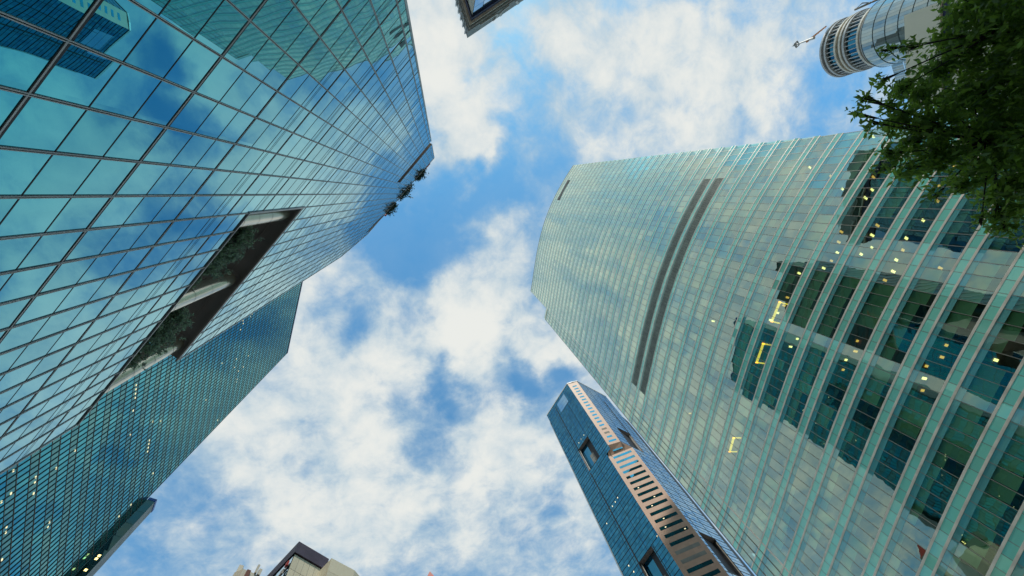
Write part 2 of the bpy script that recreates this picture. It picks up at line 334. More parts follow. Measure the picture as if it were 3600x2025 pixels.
for z0, z1, d0 in ((G0, R0z-.05, -.05), (R0z-.05, R1z+.05, -6.0), (R1z+.05, S0z-.05, -.05), (S0z-.05, S1z+.05, -3.), (S1z+.05, 72, -.05)):
    q = [lp(T0+.06, 0, d0), lp(T1-.06, 0, d0), lp(T1-.06, 0, BD), lp(T0+.06, 0, BD)]
    if z0 == R0z-.05: q = [lp(RT-.3, 0, -.05-.5), lp(RT-.3, 0, -5), lp(14.4, 0, -5), lp(14.4, 0, BD), lp(T0+.06, 0, BD), lp(T0+.06, 0, -.05-.5)]
    if z0 == S0z-.05: q = [lp(T0+3, 0, -3), lp(T1-.06, 0, -.06), lp(T1-.06, 0, BD), lp(T0+3, 0, BD)]
    mb.prism(q, z0, z1)
q = [lp(T0+.06, 0, -.05), lp(16, 0, -.05), lp(16, 0, BD), lp(T0+.06, 0, BD)]; mb.prism(q, 72, 85)
mb.build('wall', M['soff'], LT)
# terrace: parapet rail, charcoal soffit with joints, floor
mb = MB(); mb.hexa([lp(RT-.4, R1z, .0), lp(T1+.1, R1z, .0), lp(T1+.1, R1z, -6.4), lp(RT-.4, R1z, -6.4)], [lp(RT-.4, R1z+.04, .0), lp(T1+.1, R1z+.04, .0), lp(T1+.1, R1z+.04, -6.4), lp(RT-.4, R1z+.04, -6.4)])
for dd in (-.95, -1.6, -4.1): mb.hexa([lp(RT, R1z-.05, dd), lp(T1, R1z-.05, dd), lp(T1, R1z-.05, dd-.05), lp(RT, R1z-.05, dd-.05)], [lp(RT, R1z, dd), lp(T1, R1z, dd), lp(T1, R1z, dd-.05), lp(RT, R1z, dd-.05)])
mb.hexa([lp(RT, R1z-.30, 0), lp(T1+.1, R1z-.30, 0), lp(T1+.1, R1z-.30, -.12), lp(RT, R1z-.30, -.12)], [lp(RT, R1z, 0), lp(T1+.1, R1z, 0), lp(T1+.1, R1z, -.12), lp(RT, R1z, -.12)])
mb.build('soffit', M['soff'], LT)
mb = MB(); mb.hexa([lp(RT, R0z-.02, .06), lp(T1+.1, R0z-.02, .06), lp(T1+.1, R0z-.02, -.2), lp(RT, R0z-.02, -.2)], [lp(RT, R0z+.06, .06), lp(T1+.1, R0z+.06, .06), lp(T1+.1, R0z+.06, -.2), lp(RT, R0z+.06, -.2)])
mb.hexa([lp(RT-.06, R0z, .06), lp(RT+.04, R0z, .06), lp(RT+.04, R0z, -.2), lp(RT-.06, R0z, -.2)], [lp(RT-.06, R1z, .06), lp(RT+.04, R1z, .06), lp(RT+.04, R1z, -.2), lp(RT-.06, R1z, -.2)])
mb.build('opening_frame', M['alu'], LT)
mb = MB(); mb.hexa([lp(T0+.8, S1z, 0), lp(ST, S1z, 0), lp(ST, S1z, -3), lp(T0+.8, S1z, -3)], [lp(T0+.8, S1z+.05, 0), lp(ST, S1z+.05, 0), lp(ST, S1z+.05, -3), lp(T0+.8, S1z+.05, -3)])
mb.build('slot_soffit', M['soff'], LT)
mb = MB(); mb.hexa([lp(T0, S1z, 0), lp(T0+.8, S1z, 0), lp(T0+.8, S1z, -3), lp(T0, S1z, -3)], [lp(T0, S1z+.05, 0), lp(T0+.8, S1z+.05, 0), lp(T0+.8, S1z+.05, -3), lp(T0, S1z+.05, -3)])  # white panel in place of the bright sky showing through the slot
mb.build('slot_soffit', M['white'], LT, label='white panel standing in for the sky gap at the slot end')
for tc_ in (7.75, 13.5, 19.2):
    c = lp(tc_, 0, -.82); mb = MB(); mb.tube([(c.x, c.y, R0z-.1), (c.x, c.y, R1z-.06)], .50, 40, False)
    co = mb.build('column', M['steel'], LT, smooth=True)
    mb = MB()
    for z in (21.9, 23.6, 25.3, 27.0): mb.tube([(c.x, c.y, z), (c.x, c.y, z+.03)], .504, 40, False)
    mb.build('joint_ring', M['mull'], co, smooth=True)
    mb = MB(); mb.tube([(c.x, c.y, R1z-.10), (c.x, c.y, R1z-.02)], [.50, .70], 40, False); mb.build('collar', M['soff'], co, smooth=True)

# ------------------------------------------------------------------ plants
def leaf_quad(mb, p, s, rng, flat=.0):
    d = Vector((rng.gauss(0, 1), rng.gauss(0, 1), rng.gauss(0, 1)*(1-flat))).normalized(); u = d.orthogonal().normalized()
    u = (Matrix.Rotation(rng.random()*6.28, 3, d) @ u); w = u.cross(d)
    mb.face([p-d*s, p+u*s*.38-d*.1*s, p+d*s, p-u*s*.38-d*.1*s], (rng.random(), rng.random(), rng.random()))
def tree(name, label, cat, base, lobes, material, nleaf, leaf, seed, trunk_r=.12, group=None, tw=.35, spray=10):
    """lobes: (centre, radius); twigs end in sprays of leaves scattered through each lobe's volume"""
    rng = random.Random(seed); random.seed(seed)
    tr = thing(name, label, cat, base, group); base = Vector(base)
    cen = sum((Vector(l[0]) for l in lobes), Vector())/len(lobes)
    mt = MB(); mid = base.lerp(cen, .55)+Vector((rng.uniform(-.1, .1), rng.uniform(-.1, .1), 0))*tw
    mt.tube([base, base.lerp(mid, .5), mid], [trunk_r, trunk_r*.8, trunk_r*.65], 9)
    big = [l for l in lobes if l[1] > .6*max(q[1] for q in lobes)]
    for c, r in lobes:
        c = Vector(c); src = mid if r > .6*max(q[1] for q in lobes) else min((Vector(b_[0]) for b_ in big), key=lambda b_: (b_-c).length)
        m2 = src.lerp(c, .5)+Vector((rng.uniform(-1, 1), rng.uniform(-1, 1), rng.uniform(-.3, .6)))*r*.15
        k_ = .5 if src is mid else .22; mt.tube([src, m2, c], [trunk_r*k_, trunk_r*k_*.6, trunk_r*k_*.3], 6)
        for k in range(5):
            e_ = c+Vector((rng.gauss(0, 1), rng.gauss(0, 1), rng.gauss(0, .8))).normalized()*r*.8; mt.tube([m2.lerp(c, .7), (c+e_)/2, e_], [trunk_r*.16, trunk_r*.1, trunk_r*.04], 4)
    mt.build('trunk', M['bark'], tr)
    ml = MB(); vol = sum(r**2 for c, r in lobes)
    for c, r in lobes:
        c = Vector(c); n = int(nleaf*r**2/vol/spray)
        for k in range(n):
            d = Vector((rng.gauss(0, 1), rng.gauss(0, 1), rng.gauss(0, 1))).normalized()
            rad = r*(rng.random()**.5)*(1.05+.40*math.sin(d.x*5+seed)*math.cos(d.y*4+d.z*3)+rng.gauss(0, .10))
            q = c+d*rad; dr = (d+Vector((0, 0, -.3))+Vector((rng.gauss(0, .5), rng.gauss(0, .5), rng.gauss(0, .5)))).normalized()
            for j in range(spray):
                leaf_quad(ml, q+dr*(j/spray-.5)*tw+Vector((rng.gauss(0, 1), rng.gauss(0, 1), rng.gauss(0, 1)))*tw*.16, leaf*rng.uniform(.6, 1.2), rng)
    ml.build('crown', material, tr); return tr
# in the sky terrace
for (u, v, sgn, lab) in ((800, 885, 1, 'bushy dark green tree in the sky terrace, between the upper and the middle steel column'), (575, 1170, 2, 'bushy dark green tree in the sky terrace, between the middle and the corner steel column')):
    c = at(u, v, 24.0); q = c; 
    d_ = -(q.dot(nL)+DL)                                # how far behind the glass line
    lob = [(c+tL*dt-nL*dn+Vector((0, 0, dz)), r) for dt, dn, dz, r in ((0, 0, 0, .75), (.8, .1, -.6, .8), (-.8, .1, .6, .75), (.3, .2, .9, .6), (-.2, 0, -1.1, .8), (1.3, .2, -1.4, .7), (-1.3, .1, .2, .5))]
    tree('terrace_tree', lab, 'tree', (c.x-nL.x*.3, c.y-nL.y*.3, R0z), lob, M['leaf2'], 5200, .115, 30+sgn, .07, 'trees in the sky terrace', .3)
# roof garden
for i, (t_, z, r, lab) in enumerate(((-.1, 93.0, 1.35, 'dark tufted shrub on the roof edge, nearest the tip of the mirror tower'), (4.9, 91.8, 1.85, 'largest dark tufted shrub, middle one on the mirror tower roof edge'), (9.6, 90.2, 1.4, 'dark tufted shrub on the roof edge, nearest the dark roof slot at its far end'))):
    c = lp(t_, z, -.1); lob = [(c+tL*k+Vector((0, 0, dz)), r*q) for k, dz, q in ((0, 0, .8), (-.7*r, .6, .55), (.7*r, -.6, .55), (.2*r, 2.0, .5), (-.3*r, 3.2, .3))]
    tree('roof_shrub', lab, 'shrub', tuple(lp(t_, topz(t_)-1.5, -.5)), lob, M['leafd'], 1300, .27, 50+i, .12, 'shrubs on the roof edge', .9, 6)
for i, (a0, a1, z, lab) in enumerate(((-3.6, -1.2, 97.5, 'red rail at the roof tip beyond the first shrub'), (8.8, 12.5, 96.5, 'long red rail above the dark roof slot beyond the third shrub'))):
    mb = MB(); mb.hexa([lp(a0, z, -.1), lp(a0, z+.5, -.1), lp(a0, z+.5, -.4), lp(a0, z, -.4)], [lp(a1, z-1, -.1), lp(a1, z-.5, -.1), lp(a1, z-.5, -.4), lp(a1, z-1, -.4)])
    for k in range(3):
        tt = a0+(a1-a0)*(k+.5)/3; mb.hexa([lp(tt, topz(tt), -.2), lp(tt+.1, topz(tt), -.2), lp(tt+.1, topz(tt), -.3), lp(tt, topz(tt), -.3)], [lp(tt, z-.6, -.2), lp(tt+.1, z-.6, -.2), lp(tt+.1, z-.6, -.3), lp(tt, z-.6, -.3)])
    mb.build('roof_rail', M['red'], LT, label=lab)
mb = MB(); mb.hexa([lp(11.6, 85.6, .05), lp(15.6, 81.5, .05), lp(15.6, 81.5, -.3), lp(11.6, 85.6, -.3)], [lp(11.6, 88.8, .05), lp(15.6, 84.5, .05), lp(15.6, 84.5, -.3), lp(11.6, 88.8, -.3)])
mb.build('roof_slot', M['dark'], LT)

# ------------------------------------------------------------------ RIGHT TOWER: curved green glass
pc = [(97, -37), (90, -27), (82.8, -17.3), (76.9, -9.7), (70.8, 3.3), (63.9, 21.3), (59.1, 40.2), (57.7, 48), (56.5, 63.2), (54.9, 69.1), (53.6, 74)]
def catmull(P, n=12):
    o = []
    for i in range(1, len(P)-2):
        p0, p1, p2, p3 = (np.array(P[i+k], float) for k in (-1, 0, 1, 2))
        for k in range(n):
            s = k/n; o.append(.5*((2*p1)+(-p0+p2)*s+(2*p0-5*p1+4*p2-p3)*s*s+(-p0+3*p1-3*p2+p3)*s**3))
    o.append(np.array(P[-2], float)); return o
# smooth the measured points with a low-order fit in arc length
pa = np.array(pc, float); ch = np.concatenate([[0], np.cumsum(np.linalg.norm(np.diff(pa, axis=0), axis=1))])
wgt = np.array([.3, .6, 3, 1.5, 1.5, 1.5, 1.5, 1.5, 3, 3, .6]); fx = np.polyfit(ch, pa[:, 0], 4, w=wgt); fy = np.polyfit(ch, pa[:, 1], 4, w=wgt)
def cv(s): return Vector((float(np.polyval(fx, s)), float(np.polyval(fy, s)), 0))
def s_of(p): 
    ss = np.linspace(0, ch[-1]+6, 3000); d = (np.polyval(fx, ss)-p[0])**2+(np.polyval(fy, ss)-p[1])**2; return float(ss[int(d.argmin())])
sA, sC, sE = s_of(pc[2]), s_of(pc[8]), s_of(pc[9])       # far edge, main corner, bay end
HR, HB = 245.0, 203.0
def s_min(z): return sA + (245-max(z, 0))/185*7.2 if z > 60 else sA+7.2+(60-z)*.01
BW = 1.75
nb = int(round((sC-sA)/BW)); bay = (sC-sA)/nb
def nrm(s):
    d = (cv(s+.3)-cv(s-.3)).normalized(); n_ = Vector((-d.y, d.x, 0))
    return n_ if n_.dot(-cv(s)) > 0 else -n_
RTW = thing('green_glass_tower', 'huge curved tower of pale green glass with double spandrel lines and a louvred strip', 'skyscraper', (100, 45, G0))
def sp(s, z, d=0.0): p = cv(s)+nrm(s)*d; return Vector((p.x, p.y, z))
PER = 5.05; flo = [29.06+PER*k for k in range(-5, 43)]
def edges(z, n_s=None):
    """bay edges at height z, from the far edge to the corner (or the bay end lower down)"""
    a = s_min(z); L_ = [a]; k = math.ceil((a-sA)/bay+.15)
    while k <= nb: L_.append(sA+k*bay); k += 1
    if z < HB-1:
        m_ = max(1, int(round((sE-sC)/bay))); L_ += [sC+(sE-sC)*(j+1)/m_ for j in range(m_)]
    return L_
def on_rt(u, v):
    """arc position and height of a photo point on the curved wall"""
    q = g2(u, v); az = math.atan2(q[1], q[0]); ss = np.linspace(sA, sE, 800)
    a_ = np.arctan2(np.polyval(fy, ss), np.polyval(fx, ss)); s = float(ss[int(abs(a_-az).argmin())]); p = cv(s); return s, math.hypot(p.x, p.y)/math.hypot(*q)
COVES = []
for (u, v, ln) in ((2772, 1115, 4.4), (2705, 1265, 4.4), (2595, 1600, 3.6)):
    s, h = on_rt(u, v); COVES.append((s, max(z for z in flo if z < h*1.02), ln))
lights = []
for k, z in enumerate(flo):
    top = z+PER if k+1 < len(flo) else HR
    E0 = edges(z+.1); z1 = z+1.22; zt = min(top, HR); cross = z < HB < top
    if cross: zt = HB if False else zt
    wins = MB(); span = MB(); tri = MB(); tri2 = MB(); bl = MB(); ce = MB(); bandm = MB()
    lou = 13 <= k-5 < 15
    run = 0; mode = .3; rr = random.Random(k*13)
    for i in range(len(E0)-1):
        s0, s1 = E0[i], E0[i+1]; lv = lou and sA+9*BW < s0 < sC-4.0*BW
        # spandrel, with fine joints
        random.seed(k*100+i); span.face([sp(s1, z, .03), sp(s0, z, .03), sp(s0, z1, .03), sp(s1, z1, .03)])
        for zz0, tri_ in ((z-.14, tri), (z1-.14, tri2)): tri_.hexa([sp(s0, zz0, .0), sp(s0, zz0+.28, .0), sp(s0, zz0+.28, .05), sp(s0, zz0, .05)], [sp(s1, zz0, .0), sp(s1, zz0+.28, .0), sp(s1, zz0+.28, .05), sp(s1, zz0, .05)])
        if zt-z1 > .4:
            if lv:
                pass
            else: wins.face([sp(s1, z1), sp(s0, z1), sp(s0, zt), sp(s1, zt)])
            # grey band at the head of the window (just under the next spandrel: slab edge seen through the glass)
            bandm.face([sp(s1, zt-.85, .012), sp(s0, zt-.85, .012), sp(s0, zt, .012), sp(s1, zt, .012)])
            # roller blinds, each bay at its own length
            if run <= 0: run = rr.choice((1, 1, 2, 3, 4, 6)); mode = rr.choice((0, 0, 0, .2, .35, .5, .7, .9)) if z < 75 else rr.choice((.3, .6, .8, .9, 1, 1))
            run -= 1; dz = (zt-z1-.6)*min(1, max(0, mode+rr.uniform(-.05, .05)))
            if any(fl_ == z and abs((s0+s1)/2-cs) < 3.6 for cs, fl_, _ in COVES): dz = 0
            if dz > .2 and not lv:
                random.seed(k*77+i); bl.face([sp(s1-.05, zt-.6-dz, -.30), sp(s0+.05, zt-.6-dz, -.30), sp(s0+.05, zt-.6, -.30), sp(s1-.05, zt-.6, -.30)])
            if (z < 62 and s0 < sA+50 and mode < .5 and rr.random() < .6) or (z < 190 and mode < .9 and rr.random() < .02): lights.append((s0*.5+s1*.5, zt-.66, z, rr.uniform(-.5, -2.6), i))
    if not wins.f and not span.f: continue
    if wins.f: wins.build('window_band', M['rglass'], RTW)
    span.build('spandrel_band', M['spand'], RTW); tri.build('spandrel_trim', M['trim'], RTW); tri2.build('spandrel_trim', M['trim'], RTW)
    if bandm.f: bandm.build('slab_edge', M['sedge'], RTW)
    if bl.f: bl.build('blinds', M['shad'], RTW)
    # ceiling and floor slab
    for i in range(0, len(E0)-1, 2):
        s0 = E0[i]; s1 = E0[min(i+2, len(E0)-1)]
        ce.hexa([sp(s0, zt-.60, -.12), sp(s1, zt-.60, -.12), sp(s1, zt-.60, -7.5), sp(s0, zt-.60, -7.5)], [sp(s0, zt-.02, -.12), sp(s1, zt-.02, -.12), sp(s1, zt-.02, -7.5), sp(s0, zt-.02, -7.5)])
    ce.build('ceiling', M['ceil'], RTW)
    if lou:
        LS = ([e for e in E0 if e > sA+9*BW][0], [e for e in E0 if e < sC-3*BW][-1])
        for run_ in (0,):
            lo = MB(); ss0, ss1 = LS
            n_ = 40
            for j in range(7):
                zz_ = z1+.25+j*(zt-z1-.3)/7
                for q in range(n_):
                    a0 = ss0+(ss1-ss0)*q/n_; a1 = ss0+(ss1-ss0)*(q+1)/n_
                    lo.hexa([sp(a0, zz_, .02), sp(a0, zz_+.13, .02), sp(a0, zz_+.13, .10), sp(a0, zz_, .10)], [sp(a1, zz_, .02), sp(a1, zz_+.13, .02), sp(a1, zz_+.13, .10), sp(a1, zz_, .10)])
            lo.build('louvres', M['louv'], RTW)
            bk = MB()
            for i in range(len(E0)-1):
                s0, s1 = E0[i], E0[i+1]
                if sA+9*BW < s0 < sC-4.0*BW: bk.face([sp(s1, z1, -.25), sp(s0, z1, -.25), sp(s0, zt, -.25), sp(s1, zt, -.25)])
            bk.build('louvre_backing', M['dark'], RTW)
# vertical mullions
for k in range(nb+1):
    s = sA+k*bay; lo_ = G0; hi = HR
    if s < sA+7.2:
        f_ = (s-sA)/7.2; lo_ = 245-185*f_ if f_ < 1 else 60
    if hi-lo_ < 3: continue
    mb = MB(); w = .035; big = (k == nb)
    if big: w = .16
    mb.hexa([sp(s-w, lo_, .0), sp(s+w, lo_, .0), sp(s+w, lo_, .036), sp(s-w, lo_, .036)], [sp(s-w, hi, .0), sp(s+w, hi, .0), sp(s+w, hi, .036), sp(s-w, hi, .036)])
    mb.build('mullion', M['trim'] if big else M['rmull'], RTW)
m_ = max(1, int(round((sE-sC)/bay)))
for j in range(m_):
    s = sC+(sE-sC)*(j+1)/m_; mb = MB(); mb.hexa([sp(s-.05, G0, 0), sp(s+.05, G0, 0), sp(s+.05, G0, .09), sp(s-.05, G0, .09)], [sp(s-.05, HB, 0), sp(s+.05, HB, 0), sp(s+.05, HB, .09), sp(s-.05, HB, .09)]); mb.build('mullion', M['mull'], RTW)
# core behind the rooms and body
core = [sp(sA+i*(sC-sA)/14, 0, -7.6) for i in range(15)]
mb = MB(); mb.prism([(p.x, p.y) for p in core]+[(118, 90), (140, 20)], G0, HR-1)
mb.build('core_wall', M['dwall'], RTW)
mb = MB()
for a_, zt in ((sE, HB), (sC, HR)):
    p0 = sp(a_+.06, 0); p1 = p0+Vector((.79, .62, 0))*9 if a_ == sE else p0+Vector((.75, .66, 0))*8
    mb.face([W3(p0, G0), W3(p1, G0), W3(p1, zt), W3(p0, zt)])
mb.build('side_wall', M['band'], RTW)
mb = MB()
e_ = [sA+i*(sC-sA)/20 for i in range(21)]
for i in range(20): mb.hexa([sp(e_[i], HR, .12), sp(e_[i+1], HR, .12), sp(e_[i+1], HR, -9), sp(e_[i], HR, -9)], [sp(e_[i], HR+.3, .12), sp(e_[i+1], HR+.3, .12), sp(e_[i+1], HR+.3, -9), sp(e_[i], HR+.3, -9)])
mb.hexa([sp(sC, HB, .12), sp(sE+.1, HB, .12), sp(sE+.1, HB, -9), sp(sC, HB, -9)], [sp(sC, HB+.3, .12), sp(sE+.1, HB+.3, .12), sp(sE+.1, HB+.3, -9), sp(sC, HB+.3, -9)])
mb.build('roof', M['trim'], RTW)
# service slot high on the tower
mb = MB(); s0, s1 = s_of((76.2, -7.8)), s_of((70.2, 3.9)); mb.hexa([sp(s0, 232, .02), sp(s1, 232, .02), sp(s1, 232, .3), sp(s0, 232, .3)], [sp(s0, 236, .02), sp(s1, 236, .02), sp(s1, 236, .3), sp(s0, 236, .3)])
mb.build('maintenance_slot', M['dark'], RTW)
def inframe(s, z, d):
    p = sp(s, z, d); c = RM.T @ np.array(p); return 0 < 1800+F*c[0]/-c[2] < 3600 and 0 < 1012.5-F*c[1]/-c[2] < 2025
lights = [l for l in lights if inframe(l[0], l[1], 0)]
rr = random.Random(3); rr.shuffle(lights)
lights = [l for l in lights if l[2] < 75][:84] + [l for l in lights if l[2] >= 75][:16]
for (s, zc_, z, dd, i) in lights[:97]:
    L_ = rr.uniform(.28, .5); mb = MB(); mb.hexa([sp(s-.18, zc_-.04, dd), sp(s+.18, zc_-.04, dd), sp(s+.18, zc_-.04, dd-L_*1.8), sp(s-.18, zc_-.04, dd-L_*1.8)], [sp(s-.18, zc_, dd), sp(s+.18, zc_, dd), sp(s+.18, zc_, dd-L_*1.8), sp(s-.18, zc_, dd-L_*1.8)])
    mb.build('ceiling_light', M['amber'] if rr.random() < .45 else M['lamp'], RTW)
for (s, fl, ln) in COVES:
    zc_ = fl+PER-.64; mb = MB(); d0 = -1.0
    mb.hexa([sp(s-ln/2, zc_-.05, d0), sp(s+ln/2, zc_-.05, d0), sp(s+ln/2, zc_-.05, d0-.55), sp(s-ln/2, zc_-.05, d0-.55)], [sp(s-ln/2, zc_, d0), sp(s+ln/2, zc_, d0), sp(s+ln/2, zc_, d0-.55), sp(s-ln/2, zc_, d0-.55)])
    for e__ in (s-ln/2, s+ln/2-.25): mb.hexa([sp(e__, zc_-.05, d0), sp(e__+.25, zc_-.05, d0), sp(e__+.25, zc_-.05, d0-2.4), sp(e__, zc_-.05, d0-2.4)], [sp(e__, zc_, d0), sp(e__+.25, zc_, d0), sp(e__+.25, zc_, d0-2.4), sp(e__, zc_, d0-2.4)])
    mb.build('cove_light', M['cove'], RTW)
s, h = on_rt(3070, 1180); fl = max(z for z in flo if z < h)
mb = MB(); mb.face([sp(s+2.6, fl+1.3, -2.5), sp(s-2.6, fl+1.3, -2.5), sp(s-2.6, fl+4.4, -2.5), sp(s+2.6, fl+4.4, -2.5)]); mb.build('timber_wall', M['rust'], RTW)

# ------------------------------------------------------------------ TEAL TOWER behind
K = Vector((-79.6, 78.2, 0)); dT = V2(-72.7); nT = V2(17.3); HT = 200.0; WT = 66
def tp(a, z, d=0.0): p = K+dT*a+nT*d; return Vector((p.x, p.y, z))
TT = thing('teal_glass_tower', 'dark teal glass tower with a fine grid of mullions, rising behind the mirror glass tower', 'skyscraper', tuple(tp(30, G0, -15)))
FT = 3.7; nf = int((HT-G0)/FT)
for k in range(nf+1):
    z = HT-FT*(k+1); z1 = z+FT
    if z < G0: z = G0
    if z1-z < .5: break
    mb = MB(); random.seed(500+k); n_ = int(WT/1.13/1)
    for i in range(n_):
        a0, a1 = i*1.13, (i+1)*1.13; c = (rnd(), rnd(), rnd()); mb.mi = 0; zm = z+(z1-z)*.58
        mb.face([tp(a0, z), tp(a0, zm), tp(a1, zm), tp(a1, z)][::-1], c); mb.mi = 1
        mb.face([tp(a0, zm), tp(a0, z1), tp(a1, z1), tp(a1, zm)][::-1])
    mb.build('window_band', [M['tglass'], M['tglass2']], TT)
    mb = MB(); mb.hexa([tp(0, z1-.06, .0), tp(WT, z1-.06, .0), tp(WT, z1-.06, .06), tp(0, z1-.06, .06)], [tp(0, z1+.06, .0), tp(WT, z1+.06, .0), tp(WT, z1+.06, .06), tp(0, z1+.06, .06)])
    zm = z+(z1-z)*.58; mb.hexa([tp(0, zm-.04, .0), tp(WT, zm-.04, .0), tp(WT, zm-.04, .05), tp(0, zm-.04, .05)], [tp(0, zm+.04, .0), tp(WT, zm+.04, .0), tp(WT, zm+.04, .05), tp(0, zm+.04, .05)])
    mb.build('transom', M['mull'], TT)
for i in range(int(WT/1.13)+1):
    a0 = i*1.13; mb = MB(); mb.hexa([tp(a0-.04, G0, 0), tp(a0+.04, G0, 0), tp(a0+.04, G0, .12), tp(a0-.04, G0, .12)], [tp(a0-.04, HT, 0), tp(a0+.04, HT, 0), tp(a0+.04, HT, .12), tp(a0-.04, HT, .12)]); mb.build('mullion', M['tmull'], TT)
mb = MB(); q = [tp(0.02, 0, -.06), tp(WT, 0, -.06), tp(WT, 0, -34), tp(0.02, 0, -34)]; mb.prism([(p.x, p.y) for p in q], G0, HT-.05); mb.build('wall', M['band'], TT)
mb = MB(); mb.hexa([tp(-.1, HT, .2), tp(WT, HT, .2), tp(WT, HT, -1), tp(-.1, HT, -1)], [tp(-.1, HT+.5, .2), tp(WT, HT+.5, .2), tp(WT, HT+.5, -1), tp(-.1, HT+.5, -1)]); mb.build('coping', M['roofblue'], TT)
z5 = lambda x, y: (x*.483, 1325+y*.483)
for p in [(1835, 835), (1823, 855), (1768, 885), (1770, 905), (1750, 950), (1720, 1163), (1705, 1225), (1770, 1222), (1735, 1252), (1615, 1195), (1725, 1310), (1720, 1330), (1807, 1140)]:
    u, v = p[0]*.483, 700+p[1]*.483; q = g2(u, v); A = np.array([[q[0], -dT.x], [q[1], -dT.y]]); h, a_ = np.linalg.solve(A, np.array([K.x, K.y]))
    mb = MB(); mb.box(tp(a_-.2, h-.14, .03), dT*.4, nT*.04, (0, 0, .28)); mb.build('lit_lamp', M['far_lamp'], TT)
for p in [(990, 60), (988, 90), (985, 122), (983, 152), (968, 245), (1168, 323), (1110, 325), (947, 422), (1086, 462), (1082, 488), (1078, 515), (1073, 543), (1113, 702), (952, 930), (865, 1015), (545, 535), (407, 665), (258, 730), (252, 770), (95, 683), (78, 848), (243, 848), (358, 1058), (347, 1095), (45, 1092), (40, 1132), (12, 1330), (1497, 168), (1583, 315), (8, 910)]:
    u, v = z5(*p); q = g2(u, v); A = np.array([[q[0], -dT.x], [q[1], -dT.y]]); h, a_ = np.linalg.solve(A, np.array([K.x, K.y]))
    if h < 2 or a_ < .3: continue
    mb = MB(); mb.box(tp(a_-.22, h-.12, .03), dT*.44, nT*.04, (0, 0, .24)); mb.build('lit_lamp', M['far_lamp'], TT)
# lower annex at its corner
AX = thing('teal_annex_block', 'slim low dark green block with grey flank at the teal tower corner', 'building', tuple(tp(-3, G0, -4)))
a1 = Vector((-77.9, 79.3, 0)); a2 = Vector((-79.3, 82.3, 0)); a0 = K+Vector((.25, .1, 0)); HA = 102.0
mb = MB()
for k in range(28):
    z0 = G0+k*3.7; z1 = min(HA, z0+3.62)
    mb.face([W3(a0, z0), W3(a1, z0), W3(a1, z1), W3(a0, z1)][::-1])
mb.build('glass_front', M['ngl'], AX)
mb = MB(); mb.face([W3(a1, G0), W3(a2, G0), W3(a2, HA), W3(a1, HA)][::-1]); mb.build('flank_wall', M['grey'], AX)
mb = MB(); back = Vector((-98, 88, 0)); mb.prism([(a0.x-.1, a0.y), (a1.x-.06, a1.y-.02), (a2.x-.06, a2.y), (-98, 88), (-98, 76)], G0, HA-.02); mb.build('wall', M['band'], AX)
mb = MB(); mb.prism([(a0.x, a0.y), (a1.x+.15, a1.y), (a2.x+.1, a2.y+.1), (a2.x-2, a2.y)], HA, HA+.8); mb.build('coping', M['roofblue'], AX)
for p in ((720, 1312), (700, 1335), (618, 1415)):
    u, v = z5(*p); q = g2(u, v); az = math.atan2(q[1], q[0]); r = math.hypot(*((a0.x+a1.x)/2, (a0.y+a1.y)/2)); h = r/math.hypot(*q)
    mb = MB(); mid = (a0+a1)/2; dd = (a1-a0).normalized(); nn = Vector((dd.y, -dd.x, 0)); nn = nn if nn.dot(-mid) > 0 else -nn
    mb.box(W3(mid-dd*.25+nn*.03, h), dd*.5, nn*.04, (0, 0, .5)); mb.build('lit_lamp', M['lamp'], AX)

# ------------------------------------------------------------------ ADDED TOWER hidden behind the mirror tower: gives the green tower something dark to reflect
NB = thing('added_dark_glass_tower', 'hidden dark green glass tower, added so the green tower reflects something dark', 'skyscraper', tuple(lp(8, G0, -38)))
for k in range(41):
    z0 = G0+k*3.9; mb = MB(); q = [lp(-14, 0, -26), lp(34, 0, -26), lp(34, 0, -54), lp(-14, 0, -54)]; mb.prism([(p.x, p.y) for p in q], z0, z0+2.9); mb.build('window_band', M['ngl'], NB)
    mb = MB(); q = [lp(-14.1, 0, -25.9), lp(34.1, 0, -25.9), lp(34.1, 0, -54.1), lp(-14.1, 0, -54.1)]; mb.prism([(p.x, p.y) for p in q], z0+2.9, z0+3.9); mb.build('spandrel_band', M['gwin'], NB)

# ------------------------------------------------------------------ BROWN AND BLUE TOWER
HBn = 278.0
uL = V2(-58.5); uR = V2(32); uC = V2(-17)
Bu, Cu = Vector((95.1, 150.8, 0)), Vector((103.1, 149.2, 0)); Bl, Cl = Vector((92.9, 154.3, 0)), Vector((108.0, 149.7, 0))
Au = Bu-uL*31.6; Du = Cu+uR*31
BT = thing('granite_blue_tower', 'octagonal tower of dark blue glass with a pink granite corner full of strip windows', 'skyscraper', (105, 175, G0))
nLf = V2(-58.5-90); nRf = V2(32-90); nC = V2(-107)
ZT0, ZT1 = 191.0, 197.0
def pl(a, z, d=0.0): p = Au+uL*a+nLf*d; return Vector((p.x, p.y, z))
def pr(a, z, d=0.0): p = Cu+uR*a+nRf*d; return Vector((p.x, p.y, z))
wUL = 31.6; wLL = (Bl-Au).dot(uL); wLR0 = (Cl-Cu).dot(uR)
FB = 4.21
